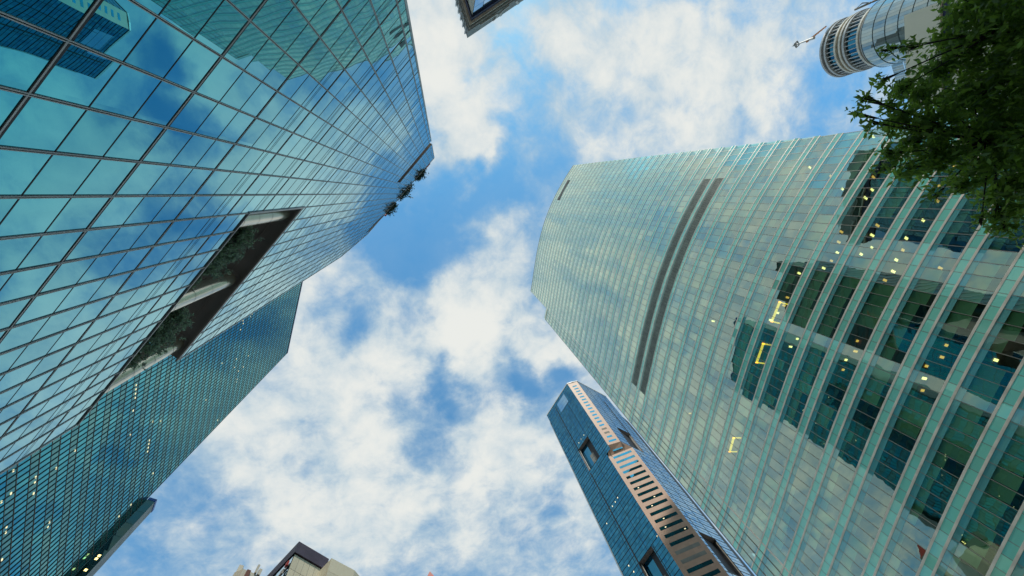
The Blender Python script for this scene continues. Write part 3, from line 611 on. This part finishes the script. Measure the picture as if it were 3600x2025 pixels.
# left (blue) face: floors as bands, with the two big recesses left out
lrec = [(11.2, 22.0, 197.2, 219.1), (11.2, 20.6, 112.0, 134.3)]
rrec = [(9.5, 20.0, 197.2, 217.5), (11.5, 24.0, 112.0, 134.3)]
ztops = [271.6+2.1-FB*k for k in range(-1, 66)]
def facebands(fn, rec, wid, start, mat_, mat_bar):
    for k, zt in enumerate(ztops):
        z0 = max(G0, zt-FB); z1 = min(zt, HBn-.3)
        if z1-z0 < .8: continue
        hi = zt-FB/2 > 194; a_s, a_e = start(hi), wid(hi)
        mb = MB(); n_ = max(2, int(round((a_e-a_s)/1.5))); w_ = (a_e-a_s)/n_
        for i in range(n_):
            s0, s1 = a_s+i*w_, a_s+(i+1)*w_; c = (s0+s1)/2; zc_ = (z0+z1)/2
            if any(r[0] < c < r[1] and r[2] < zc_ < r[3] for r in rec): continue
            mb.mi = 0; zm = z0+(z1-z0)*.45
            for q0, q1 in ((z0, zm), (zm, z1)): mb.face([fn(s0, q0), fn(s0, q1), fn(s1, q1), fn(s1, q0)])
            mb.mi = 1; mb.hexa([fn(s0, z1-.18, .01), fn(s1, z1-.18, .01), fn(s1, z1-.18, .13), fn(s0, z1-.18, .13)], [fn(s0, z1+.0, .01), fn(s1, z1+.0, .01), fn(s1, z1+.0, .13), fn(s0, z1+.0, .13)])
            mb.hexa([fn(s0, zm-.05, .01), fn(s1, zm-.05, .01), fn(s1, zm-.05, .06), fn(s0, zm-.05, .06)], [fn(s0, zm+.05, .01), fn(s1, zm+.05, .01), fn(s1, zm+.05, .06), fn(s0, zm+.05, .06)])
            if i % 6 == 0: mb.hexa([fn(s0-.05, z0, .01), fn(s0+.05, z0, .01), fn(s0+.05, z0, .10), fn(s0-.05, z0, .10)], [fn(s0-.05, z1, .01), fn(s0+.05, z1, .01), fn(s0+.05, z1, .10), fn(s0-.05, z1, .10)])
        mb.build('window_band', [mat_, mat_bar], BT)
facebands(pl, lrec, lambda hi: wUL if hi else wLL, lambda hi: 0, M['bglass'], M['dark'])
facebands(pr, rrec, lambda hi: 31.0, lambda hi: 0 if hi else wLR0, M['bglass2'], M['gwin'])
# recesses: back wall, soffit, bright jamb
for fn, rec in ((pl, lrec), (pr, rrec)):
    for (r0, r1, z0, z1) in rec:
        mb = MB(); dp = -2.6
        mb.mi = 0; mb.face([fn(r0-.8, z0, dp), fn(r0-.8, z1+2, dp), fn(r1+.8, z1+2, dp), fn(r1+.8, z0, dp)])
        mb.mi = 1; mb.face([fn(r0-.8, z1+.02, dp), fn(r1+.8, z1+.02, dp), fn(r1+.8, z1+.02, 0), fn(r0-.8, z1+.02, 0)])
        mb.mi = 1
        for e_ in (r0-.7, r1+.7): mb.face([fn(e_, z0, dp), fn(e_, z1+1, dp), fn(e_, z1+1, -.02), fn(e_, z0, -.02)])
        o = mb.build('recess', [M['bglass'], M['soff']], BT)
        mb = MB(); e_ = r0 if fn is pl else r1; s_ = 1 if fn is pl else -1
        mb.hexa([fn(e_, z0, -.6), fn(e_+s_*.3, z0, -.6), fn(e_+s_*.3, z0, -.9), fn(e_, z0, -.9)], [fn(e_, z1-1, -.6), fn(e_+s_*.3, z1-1, -.6), fn(e_+s_*.3, z1-1, -.9), fn(e_, z1-1, -.9)]); mb.build('bright_rod', M['trim'], o)
        mb = MB(); w_ = (r1-r0)
        for i in range(2):
            for j in range(3): mb.face([fn(r0+w_*.35+i*w_*.28, z0+2+j*3.3, dp+.05), fn(r0+w_*.35+i*w_*.28, z0+4.9+j*3.3, dp+.05), fn(r0+w_*.60+i*w_*.28, z0+4.9+j*3.3, dp+.05), fn(r0+w_*.60+i*w_*.28, z0+2+j*3.3, dp+.05)])
        mb.build('louvre_panel', M['conc'], o)
# long dark recessed seam
mb = MB()
for fn, x, z0, z1, w in ((pl, 10.8, G0, 196, .5), (pl, 10.9, 219, 274, .5), (pr, 20.4, 217, 262, .6), (pl, 22.0, 60, 134, .14), (pl, 22.2, 219, 265, .14)):
    mb.hexa([fn(x-w/2, z0, .02), fn(x+w/2, z0, .02), fn(x+w/2, z0, .2), fn(x-w/2, z0, .2)], [fn(x-w/2, z1, .02), fn(x+w/2, z1, .02), fn(x+w/2, z1, .2), fn(x-w/2, z1, .2)])
mb.build('dark_seam', M['dark'], BT)
# granite corner
def pu(a, z, d=0): p = Bu+(Cu-Bu)*a+V2(-101)*d; return Vector((p.x, p.y, z))
def plw(a, z, d=0): p = Bl+(Cl-Bl)*a+nC*d; return Vector((p.x, p.y, z))
mb = MB()
for k in range(66):
    zt = 273.7-FB*k+FB; z0 = zt-FB
    for fn, lo_, hi_, n_ in ((pu, ZT1, HBn, 4), (plw, G0, ZT0, 8)):
        a_, b_ = max(lo_, z0), min(hi_, zt)
        if b_-a_ < .05: continue
        for i in range(n_): 
            for q0, q1 in ((a_, (a_+b_)/2), ((a_+b_)/2, b_)): mb.face([fn(i/n_, q0), fn(i/n_, q1), fn((i+1)/n_, q1), fn((i+1)/n_, q0)])
mb.face([plw(0, ZT0), pu(0, ZT1), pu(1, ZT1), plw(1, ZT0)])
mb.face([plw(1, ZT0), pu(1, ZT1), pr(wLR0, ZT1), pr(wLR0+.3, ZT0)])
mb.build('granite_corner', M['granite'], BT)
k = 0; zs = []
for k in range(17): zs.append((pu, 271.6-4.21*k, .30, .72, 1.7, k in (14, 15)))
zs.append((pu, 200.0, .22, .82, 1.7, False))
z_ = 188.6; k = 0
while z_ > 8:
    zs.append((plw, z_, .14, .88, 1.75, k in (15, 16))); z_ -= 4.3; k += 1
zs.append((plw, 193.2, .24, .72, 1.3, False))
for fn, z, a0_, a1_, hh, gr in zs:
    if z > ZT0 and fn is plw: fn = lambda a, z, d=0, f=(ZT1-z)/(ZT1-ZT0): pu(a, z, d).lerp(plw(a, z, d), f)
    mb = MB(); n_ = 2 if fn is pu else 5
    for i in range(n_):
        s0 = a0_+(a1_-a0_)*i/n_; s1 = a0_+(a1_-a0_)*(i+1)/n_; mb.face([fn(s0, z-hh/2, .03), fn(s0, z+hh/2, .03), fn(s1, z+hh/2, .03), fn(s1, z-hh/2, .03)])
    mb.build('strip_window', M['conc'] if gr else M['strip'], BT)
    if gr is False and 70 < z < 165 and random.Random(int(z)).random() < .6:
        mb = MB(); a_ = a0_+(a1_-a0_)*random.Random(int(z*3)).uniform(.1, .9); mb.box(fn(a_, z-.3, .04), uC*.7, nC*.03, (0, 0, .45)); mb.build('lit_lamp', M['far_lamp'], BT)
for p in ((643, 905), (627, 935), (607, 965), (590, 993), (567, 1087), (922, 1178), (722, 1385), (757, 1428), (405, 463), (385, 490), (370, 518)):
    u, v = 1850+p[0]*.5, 1300+p[1]*.5; q = g2(u, v); A = np.array([[q[0], -uL.x], [q[1], -uL.y]]); h, a_ = np.linalg.solve(A, np.array([Au.x, Au.y]))
    mb = MB(); mb.box(pl(a_, h, .03), uL*.45, nLf*.03, (0, 0, .7)); mb.build('lit_lamp', M['far_lamp'], BT)
# pale edge strip, body, roof cap
mb = MB(); 
for z0, z1 in ((G0, 268),): mb.hexa([pl(-1.5, z0, -.6), pl(-.02, z0, .1), pl(-.02, z0, -1.6), pl(-1.5, z0, -1.6)], [pl(-1.1, z1, -.6), pl(-.02, z1, .1), pl(-.02, z1, -1.6), pl(-1.1, z1, -1.6)])
mb.build('edge_strip', M['white'], BT)
body = [pl(.1, 0, -3.2), Bl-nC*2.0+uC*1.2, Cl-nC*2.6-uC*.6, pr(31, 0, -3.2), Vector((150, 190, 0)), Vector((110, 215, 0))]
mb = MB(); mb.prism([(p.x, p.y) for p in body], G0, HBn-3); 
for (fn, a0_, a1_, rec) in ((pl, 0, 31.2, lrec), (pr, .5, 31, rrec)):
    zc_ = [G0, 112, 134.3, 197.2, 219.1 if fn is pl else 217.5, HBn-.4]
    b0_, b1_ = (a0_, wLL-.3) if fn is pl else (wLR0+.4, a1_)
    mb.face([fn(b0_, G0, -.12), fn(b0_, 112, -.12), fn(b1_, 112, -.12), fn(b1_, G0, -.12)]) 
    mb.face([fn(b0_, 134.4, -.12), fn(b0_, 190, -.12), fn(b1_, 190, -.12), fn(b1_, 134.4, -.12)]); mb.face([fn(a0_, 219.2, -.12), fn(a0_, HBn-.4, -.12), fn(a1_, HBn-.4, -.12), fn(a1_, 219.2, -.12)])
mb.build('wall', M['dark'], BT)
mb = MB(); rf = [pl(-.2, 0, .2), pl(wUL, 0, .25), pu(.5, 0, .4), pr(0, 0, .25), pr(31, 0, .2), pr(31, 0, -8), pl(6, 0, -8)]
mb.prism([(p.x, p.y) for p in rf], HBn-.3, HBn+.8); mb.build('roof', M['alu'], BT)
mb = MB(); mb.hexa([pl(13.5, 262, .06), pl(24, 262, .06), pl(24, 262, .12), pl(13.5, 262, .12)], [pl(13.5, 274, .06), pl(24, 274, .06), pl(24, 274, .12), pl(13.5, 274, .12)]); mb.build('plant_screen', M['bglass2'], BT)

# ------------------------------------------------------------------ TOWER WITH LETTERED CROWN (top of the picture)
HC = 120.0; cc = at(1643, 134, HC); pL_ = at(1600, 0, HC); pR_ = at(1842, 0, HC)
dl = (pL_-cc); dl.z = 0; dl.normalize(); dr = (pR_-cc); dr.z = 0; dr.normalize()
CT = thing('crowned_office_tower', 'tower corner at the top edge, pale blue glass under an overhanging lettered grey crown', 'skyscraper', (cc.x+12, cc.y-26, G0))
def cq(off, z, wl=46, wr=52):
    c = Vector((cc.x, cc.y, z))+(dl+dr)*off/ (1+dl.dot(dr)) ; return [c, c+dr*wr, c+dr*wr+dl*wl, c+dl*wl]
def ring(z0, z1, off, mat_, name, cap=None, off2=None):
    mb = MB(); a_ = cq(off, z0); b_ = cq(off if off2 is None else off2, z1)
    for i in range(4): mb.face([a_[i], a_[(i+1) % 4], b_[(i+1) % 4], b_[i]])
    mb.face(a_); mb.face(b_); return mb.build(name, mat_, CT)
ring(HC-4.6, HC, 0, M['grey'], 'crown'); ring(HC-5.0, HC-4.65, .35, M['alu'], 'light_ledge'); ring(HC-6.6, HC-5.05, .7, M['gwin'], 'dark_glass_band'); ring(HC-6.9, HC-6.65, .5, M['trim'], 'light_ledge')
ring(HC-8.6, HC-6.95, 1.3, M['navy'], 'dark_glass_band')
c3 = cq(1.8, 0); n_ = 26
for side in (0, 1):
    d_ = dr if side == 0 else dl; wn_ = 52 if side == 0 else 46; nn = -(dl if side == 0 else dr)
    for k in range(12):
        z1 = HC-8.7-k*4.2; mb = MB()
        for i in range(int(wn_/3)): mb.face([W3(c3[0]+d_*(i*3+.08), z1-4.1), W3(c3[0]+d_*(i*3+2.92), z1-4.1), W3(c3[0]+d_*(i*3+2.92), z1), W3(c3[0]+d_*(i*3+.08), z1)])
        mb.build('window_band' if side == 0 else 'cream_panel_band', M['bglass2'] if side == 0 else M['cream'], CT)
mb = MB(); q = cq(1.86, 0); mb.prism([(p.x, p.y) for p in q], G0, HC-8.8); mb.build('wall', M['gwin'], CT)
for i in range(16):   # fins on the left crown
    mb = MB(); p = Vector((cc.x, cc.y, HC-4.7))+dl*(1.2+i*1.7)-dr*.02; mb.box(p, dl*.35, -dr*.35, (0, 0, 5)); mb.build('fin', M['alu'], CT)
mb = MB(); nn = -(dl-dr*dl.dot(dr)).normalized()
for i in range(14): mb.box(Vector((cc.x, cc.y, HC-5.2))+dl*(1.8+i*1.5)+dr*.5, dl*1.0, dr*.08, (0, 0, .15))
mb.build('ledge_light_strip', M['white'], CT)
# sign strokes on the right crown wall: two rounded letters
def stroke(pts, w=.55):
    mb = MB()
    for i in range(len(pts)-1):
        (x0, y0), (x1, y1) = pts[i], pts[i+1]; f3 = lambda x, y, d: Vector((cc.x, cc.y, HC-4.5+y*.62))+dr*(x*.63)+nn*d; L_ = math.hypot(x1-x0, y1-y0); ox, oy = -(y1-y0)/L_*w/2, (x1-x0)/L_*w/2
        mb.hexa([f3(x0-ox, y0-oy, .02), f3(x0+ox, y0+oy, .02), f3(x0+ox, y0+oy, .3), f3(x0-ox, y0-oy, .3)], [f3(x1-ox, y1-oy, .02), f3(x1+ox, y1+oy, .02), f3(x1+ox, y1+oy, .3), f3(x1-ox, y1-oy, .3)])
    return mb
stroke([(6, .8), (7, .5), (13, .5), (14.6, 1.6), (15, 3.4), (14.2, 5.2), (13, 5.8)], .9).build('sign_letter', M['white'], CT)
stroke([(17.5, 6.2), (16.6, 5), (16.6, 3), (18, 1.2), (20.5, .6)], 1.0).build('sign_letter', M['white'], CT)
stroke([(24, .6), (25, 3.2), (26.5, 6.2)], 1.0).build('sign_letter', M['white'], CT)

# ------------------------------------------------------------------ ROUND-TOPPED TOWER (upper right)
HD = 190.0
def dcen(u, v, h): return at(u, v, h)
ca = at(2880, 200, HD); RD = 13.5
RT2 = thing('round_topped_tower', 'pale tower with a round glazed drum and ring beams on top, behind the street tree', 'skyscraper', (ca.x, ca.y, G0))
rad_dir = Vector((ca.x, ca.y, 0)).normalized(); tan_dir = Vector((-rad_dir.y, rad_dir.x, 0))
cx = Vector((ca.x, ca.y, 0))+rad_dir*(RD)
def cring(z0, z1, r, mat_, name, seg=64, caps=False, parent=RT2, cen=None, tap=None):
    c_ = cen or cx; mb = MB(); ps = [(c_.x+r*math.cos(2*math.pi*k/seg), c_.y+r*math.sin(2*math.pi*k/seg)) for k in range(seg)]; mb.prism(ps, z0, z1, True); return mb.build(name, mat_, parent)
cring(HD-21, HD-1, RD-1.6, M['gwin'], 'drum')
for z, r, m_ in ((HD-1, RD, 'alu'), (HD-3.2, RD-.1, 'alu'), (HD-8.2, RD-.2, 'trim'), (HD-10.6, RD, 'trim'), (HD-12.4, RD-.1, 'alu'), (HD-19, RD-.2, 'trim'), (HD-21, RD+.1, 'alu')): cring(z, z+.9, r, M[m_], 'ring_beam')
mb = MB()
for k in range(40):
    a_ = 2*math.pi*k/40
    for z0, z1 in ((HD-7.4, HD-3.2), (HD-18.2, HD-12.4)):
        p = cx+Vector((math.cos(a_), math.sin(a_), 0))*(RD-1.1); t_ = Vector((-math.sin(a_), math.cos(a_), 0)); mb.box(W3(p-t_*.15, z0), t_*.3, Vector((math.cos(a_), math.sin(a_), 0))*.6, (0, 0, z1-z0))
mb.build('drum_mullions', M['alu'], RT2)
for i, zr in enumerate((HD-5.4, HD-15.3)):
    mb = MB()
    for k in range(40):
        a0_ = 2*math.pi*(k+.12)/40; a1_ = 2*math.pi*(k+.88)/40; r = RD-1.5; hh = 1.7 if i == 0 else 2.4
        mb.face([(cx.x+r*math.cos(a0_), cx.y+r*math.sin(a0_), zr-hh), (cx.x+r*math.cos(a1_), cx.y+r*math.sin(a1_), zr-hh), (cx.x+r*math.cos(a1_), cx.y+r*math.sin(a1_), zr+hh), (cx.x+r*math.cos(a0_), cx.y+r*math.sin(a0_), zr+hh)])
    mb.build('drum_glazing', M['bglass'], RT2)
# curved glazed body under the drum: wide shallow arc, floor by floor
RB = RD+1.0
def bp(a_, z, d=0.0):    # a_ in degrees from the axis toward the camera
    v_ = (-rad_dir)*math.cos(math.radians(a_))+tan_dir*math.sin(math.radians(a_)); p = cx+v_*(RB+d); return Vector((p.x, p.y, z))
for k in range(11):
    z1 = HD-21.5-k*5.0; z0 = z1-4.75; mb = MB()
    for i in range(-16, 17):
        a0_, a1_ = i*5.5, (i+1)*5.5-.25
        mb.face([bp(a0_, z0), bp(a1_, z0), bp(a1_, z1), bp(a0_, z1)])
    # flat wing on the lower-left side
    e0 = bp(93, 0)
    for i in range(9): q0 = e0+(tan_dir*.9+rad_dir*.25)*(i*1.3); q1 = e0+(tan_dir*.9+rad_dir*.25)*(i*1.3+1.22); mb.face([W3(q0, z0), W3(q1, z0), W3(q1, z1), W3(q0, z1)])
    mb.build('window_band', M['pglass'], RT2)
    mb = MB()
    for i in range(-16, 17): mb.hexa([bp(i*5.5, z1, .05), bp((i+1)*5.5, z1, .05), bp((i+1)*5.5, z1, .15), bp(i*5.5, z1, .15)], [bp(i*5.5, z1+.2, .05), bp((i+1)*5.5, z1+.2, .05), bp((i+1)*5.5, z1+.2, .15), bp(i*5.5, z1+.2, .15)])
    mb.build('floor_trim', M['tmull'], RT2)
cring(G0, HD-21.4, RB-.3, M['grey'], 'wall', 48)
# beige slab walls lower down
wz = HD-62
for (o1, o2, z1, d_) in ((-4, 34, HD-40, 1.5), (-3.5, 34, HD-54.5, .9), (-3.5, 34, HD-69, .9)):
    mb = MB(); p = cx-rad_dir*(RB+d_)+tan_dir*o1; mb.prism([(p.x, p.y), (p.x+tan_dir.x*(o2-o1), p.y+tan_dir.y*(o2-o1)), (p.x+tan_dir.x*(o2-o1)+rad_dir.x*20, p.y+tan_dir.y*(o2-o1)+rad_dir.y*20), (p.x+rad_dir.x*20, p.y+rad_dir.y*20)], z1-12 if z1 > HD-66 else G0, z1); mb.build('beige_wall', M['beige'], RT2)
for z1 in (HD-51.8, HD-66.3):
    mb = MB(); p = cx-rad_dir*(RB+.5)+tan_dir*-3; mb.prism([(p.x, p.y), (p.x+tan_dir.x*36, p.y+tan_dir.y*36), (p.x+tan_dir.x*36+rad_dir.x*20, p.y+tan_dir.y*36+rad_dir.y*20), (p.x+rad_dir.x*20, p.y+rad_dir.y*20)], z1-2.7, z1); mb.build('dark_window_band', M['navy'], RT2)
# lattice of maintenance rails along the right side
for k in range(10):
    mb = MB(); z = HD-6-k*8; p = cx-tan_dir*(RB+.6)+rad_dir*2; mb.tube([(p.x, p.y, z), (p.x, p.y, z-7.4)], .45, 6); q_ = p-tan_dir*1.4; mb.tube([(p.x, p.y, z), (q_.x, q_.y, z-3.6), (p.x, p.y, z-7.4)], .28, 5); mb.build('outrigger', M['mull'], RT2)
mst = thing('lattice_mast', 'thin white mast with small ring head and orange arm above the round drum', 'mast', tuple(at(2860, 140, HD)))
b0 = at(2862, 133, HD+.2); b1 = at(2787, 160, 0.001+HD*1.09); b1.z = HD*1.09
tip = at(2785, 162, HD+15)
mb = MB(); mb.tube([b0, b0.lerp(tip, .5), tip], [.7, .45, .25], 8); mb.build('pole', M['white'], mst)
mb = MB(); c_ = b0.lerp(tip, .78)
for k in range(4): a_ = k*1.57; mb.tube([c_+Vector((math.cos(a_), math.sin(a_), 0))*1.6, c_+Vector((math.cos(a_+1.57), math.sin(a_+1.57), 0))*1.6], .28, 5); mb.tube([c_, c_+Vector((math.cos(a_), math.sin(a_), 0))*1.6], .2, 5)
mb.tube([tip-Vector((0, 0, 2)), tip], [.9, .15], 6); mb.build('ring_head', M['grey'], mst)
mb = MB(); c_ = b0.lerp(tip, .28); e1 = at(2835, 148, c_.z); e2 = at(2905, 92, c_.z-3)
mb.tube([e1, e2], [.5, .3], 5)
for k in range(6): mb.tube([e1.lerp(e2, k/6)-Vector((0, 0, 1.2)), e1.lerp(e2, (k+.6)/6)+Vector((0, 0, .6))], .22, 4)
mb.build('orange_arm', M['orange'], mst)

# ------------------------------------------------------------------ BUILDINGS AT THE BOTTOM EDGE
HN = 62.0; k0 = at(1052, 1903, HN); k1 = at(1157, 1965, HN); k2 = at(938, 2025, HN)
BB = thing('beige_stone_block', 'beige stone block with plum parapet, dark window bands, red and white corner sign', 'building', (k0.x, k0.y+15, G0))
er = (k1-k0); wr_ = er.length; er.z = 0; er.normalize(); el = (k2-k0); el.z = 0; el.normalize()
def bb(a_, b_, z): p = Vector((k0.x, k0.y, 0))+er*a_+el*b_; return Vector((p.x, p.y, z))
mb = MB(); mb.prism([(bb(0, 0, 0).x, bb(0, 0, 0).y), (bb(wr_, 0, 0).x, bb(wr_, 0, 0).y), (bb(wr_, 22, 0).x, bb(wr_, 22, 0).y), (bb(0, 22, 0).x, bb(0, 22, 0).y)], HN-2.1, HN); mb.build('parapet', M['plum'], BB)
nf_ = -(el-er*el.dot(er)).normalized(); ns_ = -(er-el*el.dot(er)).normalized()
mb = MB()
for z0 in [HN-2.2-2.6*k for k in range(1, 22)]:
    for i in range(6): mb.face([bb(.25+wr_/6*i, 0.25, z0), bb(.25+wr_/6*(i+1)-.04, .25, z0), bb(.25+wr_/6*(i+1)-.04, .25, z0+2.55), bb(.25+wr_/6*i, .25, z0+2.55)])
mb.build('front_wall', M['beige'], BB)
for k, (z0, hh, a0_, a1_) in enumerate(((HN-8.6, 1.7, .6, 3.2), (HN-8.9, 1.2, 3.2, 5.6), (HN-12.8, 1.8, .5, 5.8), (HN-17, 1.8, .5, 5.8), (HN-21, 1.8, .5, 5.8))):
    mb = MB(); o3 = nf_*.22; mb.hexa([bb(a0_, .25, z0)+o3*.1, bb(a1_, .25, z0)+o3*.1, bb(a1_, .25, z0)+o3, bb(a0_, .25, z0)+o3], [bb(a0_, .25, z0+hh)+o3*.1, bb(a1_, .25, z0+hh)+o3*.1, bb(a1_, .25, z0+hh)+o3, bb(a0_, .25, z0+hh)+o3]); mb.build('window', M['gwin'], BB)
    mb = MB(); mb.hexa([bb(a0_, .25, z0-.5)+o3*.1, bb(a1_, .25, z0-.5)+o3*.1, bb(a1_, .25, z0-.5)+o3*1.6, bb(a0_, .25, z0-.5)+o3*1.6], [bb(a0_, .25, z0-.25)+o3*.1, bb(a1_, .25, z0-.25)+o3*.1, bb(a1_, .25, z0-.25)+o3*1.6, bb(a0_, .25, z0-.25)+o3*1.6]); mb.build('ledge', M['beige'], BB)
mb = MB(); mb.prism([(p.x, p.y) for p in (bb(.3, .3, 0), bb(wr_-.1, .3, 0), bb(wr_-.1, 21, 0), bb(.3, 21, 0))], G0, HN-2.2); mb.build('wall', M['grey'], BB)
for k in range(10):
    z0 = HN-4.4-k*2.6; mb = MB(); p = bb(.25, .4, z0); mb.hexa([bb(.25, .4, z0), bb(.25, 20, z0), bb(.05, 20, z0), bb(.05, .4, z0)], [bb(.25, .4, z0+.5), bb(.25, 20, z0+.5), bb(.05, 20, z0+.5), bb(.05, .4, z0+.5)]); mb.build('side_fin', M['gwin'], BB)
    mb = MB(); mb.hexa([bb(.28, .4, z0+.7), bb(.28, 20, z0+.7), bb(.18, 20, z0+.7), bb(.18, .4, z0+.7)], [bb(.28, .4, z0+2.3), bb(.28, 20, z0+2.3), bb(.18, 20, z0+2.3), bb(.18, .4, z0+2.3)]); mb.build('side_window', M['bglass2'], BB)
mb = MB()
for i in range(4):
    mb.mi = i % 2; zb = HN-4.2-i*.9
    mb.box(bb(-.02, .6+i*.8, zb), el*.7, er*-.25, (0, 0, .8))
mb.build('corner_sign', [M['red'], M['white']], BB, label='red and white corner sign')
# stepped wing on its right, lower
BW_ = thing('beige_stepped_wing', 'lower beige wing with chamfered end beside the plum parapet', 'building', tuple(bb(wr_+4, 4, G0)))
m0 = at(1166, 1962, 59.5); m1 = at(1247, 2005, 59.5); m2 = at(1262, 2025, 59.5); ew = (m1-m0); ew.z = 0; wl_ = ew.length; ew.normalize(); bk = Vector((-ew.y, ew.x, 0)); bk = bk if bk.y > 0 else -bk
mb = MB(); q = [m0, m1, Vector((m2.x+1, m2.y+2, 0)), m1+bk*14, m0+bk*14]
for k in range(24): mb.prism([(p.x, p.y) for p in q], 59.5-2.4*(k+1)+.04, 59.5-2.4*k, True)
mb.build('wall', M['beige'], BW_)
for z0 in (52.5, 48.7, 44.5):
    for a_ in (.5, 2.6): 
        mb = MB(); p = Vector((m0.x, m0.y, 0))+ew*a_; mb.box(W3(p, z0)-bk*.06, ew*1.5, bk*.05, (0, 0, 1.4)); mb.build('window', M['gwin'], BW_)
# cream block far left-bottom
HQ = 66.0
CB = thing('cream_stepped_block', 'cream block with stepped roof box and brown stripe, left of the beige stone block', 'building', tuple(at(850, 2000, HQ)-Vector((0, 0, HQ-G0))))
c0 = at(845, 1986, HQ); c1 = at(858, 1990, HQ); c2 = at(903, 2016, HQ-2); c3_ = at(820, 2025, HQ-1)
def blk(pts, z0, z1, name, m_, par):
    mb = MB(); mb.prism([(p[0], p[1]) for p in pts], z0, z1); return mb.build(name, m_, par)
q0 = at(843, 1985, HQ); q1 = at(858, 1988, HQ); q2 = at(850, 2018, HQ); q3 = at(828, 2018, HQ); blk([q0, q1, q2, q3], HQ-9, HQ, 'roof_box', M['cream'], CB)
q0 = at(856, 2000, HQ-3); q1 = at(900, 2018, HQ-3); q2 = at(905, 2070, HQ-3); q3 = at(812, 2080, HQ-3); q4 = at(825, 2012, HQ-3); blk([q0, q1, q2, q3, q4], G0, HQ-3, 'wall', M['cream'], CB)
p = at(874, 2006, HQ-3); dd_ = (q1-q0); dd_.z = 0; dd_.normalize(); nn2 = Vector((dd_.y, -dd_.x, 0)); nn2 = nn2 if nn2.dot(-q0) > 0 else -nn2
mb = MB(); mb.box(W3(p, HQ-22)+nn2*.1-dd_*.3, dd_*.7, nn2*.1, (0, 0, 19.02)); mb.build('brown_stripe', plain('brown_stripe', (.22, .08, .05), .6), CB)
mb = MB(); p = at(897, 2010, HQ-2.9); mb.box(W3(p, HQ-3), dd_*.35, -nn2*.35, (0, 0, 1.6)); p = at(906, 2016, HQ-2.9); mb.box(W3(p, HQ-3), dd_*.5, -nn2*.5, (0, 0, 1.1)); mb.build('roof_vent', M['cream'], CB)
# small red spire
tipS = at(1511, 2008, 60); SP = thing('red_spire_roof', 'tip of a dark red pitched roof poking up at the bottom edge', 'building', (tipS.x, tipS.y+1, G0))
mb = MB(); bz = 57.5; cS = Vector((tipS.x+.2, tipS.y+.5, bz)); bs = [cS+Vector((-1.2, -.9, 0)), cS+Vector((1.4, -.9, 0)), cS+Vector((1.4, 1.6, 0)), cS+Vector((-1.2, 1.6, 0))]
for i in range(4): mb.face([bs[i], bs[(i+1) % 4], tipS])
mb.build('roof', M['red'], SP); mb = MB(); mb.prism([(p.x, p.y) for p in bs], G0, bz); mb.build('wall', M['cream'], SP)

# ------------------------------------------------------------------ STREET TREE, upper right
lob = []
for (u, v, h, r) in ((3500, 110, 6.4, .80), (3640, 300, 6.2, 1.15), (3420, 330, 6.4, .72), (3270, 440, 6.3, .48), (3150, 440, 6.4, .26), (3310, 250, 6.8, .36), (3480, 500, 6.0, .80), (3310, 560, 6.1, .42), (3200, 600, 6.2, .22),
                     (3570, 650, 5.8, .55), (3510, 750, 5.9, .26), (3530, 810, 5.8, .16), (3390, 650, 6.0, .24), (3440, 20, 6.8, .50), (3740, 60, 6.8, 1.2), (3520, -90, 7.4, .9), (3760, 460, 6.4, 1.3), (3040, 345, 6.4, .13), (3060, 430, 6.3, .12), (3130, 540, 6.3, .17), (3095, 285, 6.6, .12), (3110, 175, 6.7, .10), (3190, 170, 6.7, .14), (3090, 600, 6.3, .10), (3230, 330, 6.6, .30), (3170, 310, 6.6, .20), (3010, 400, 6.3, .08), (3760, 700, 6, .9), (3450, 780, 5.9, .10), (3290, 690, 6.1, .10), (3130, 380, 6.5, .15), (3200, 500, 6.4, .22), (3330, 130, 6.9, .22)):
    lob.append((at(u, v, h), r))
tree('street_tree', 'leafy dark green street tree overhanging the upper right corner', 'tree', (14.2, -2.4, G0), lob, M['leaf'], 33000, .078, 5, .10, None, .30, 9)
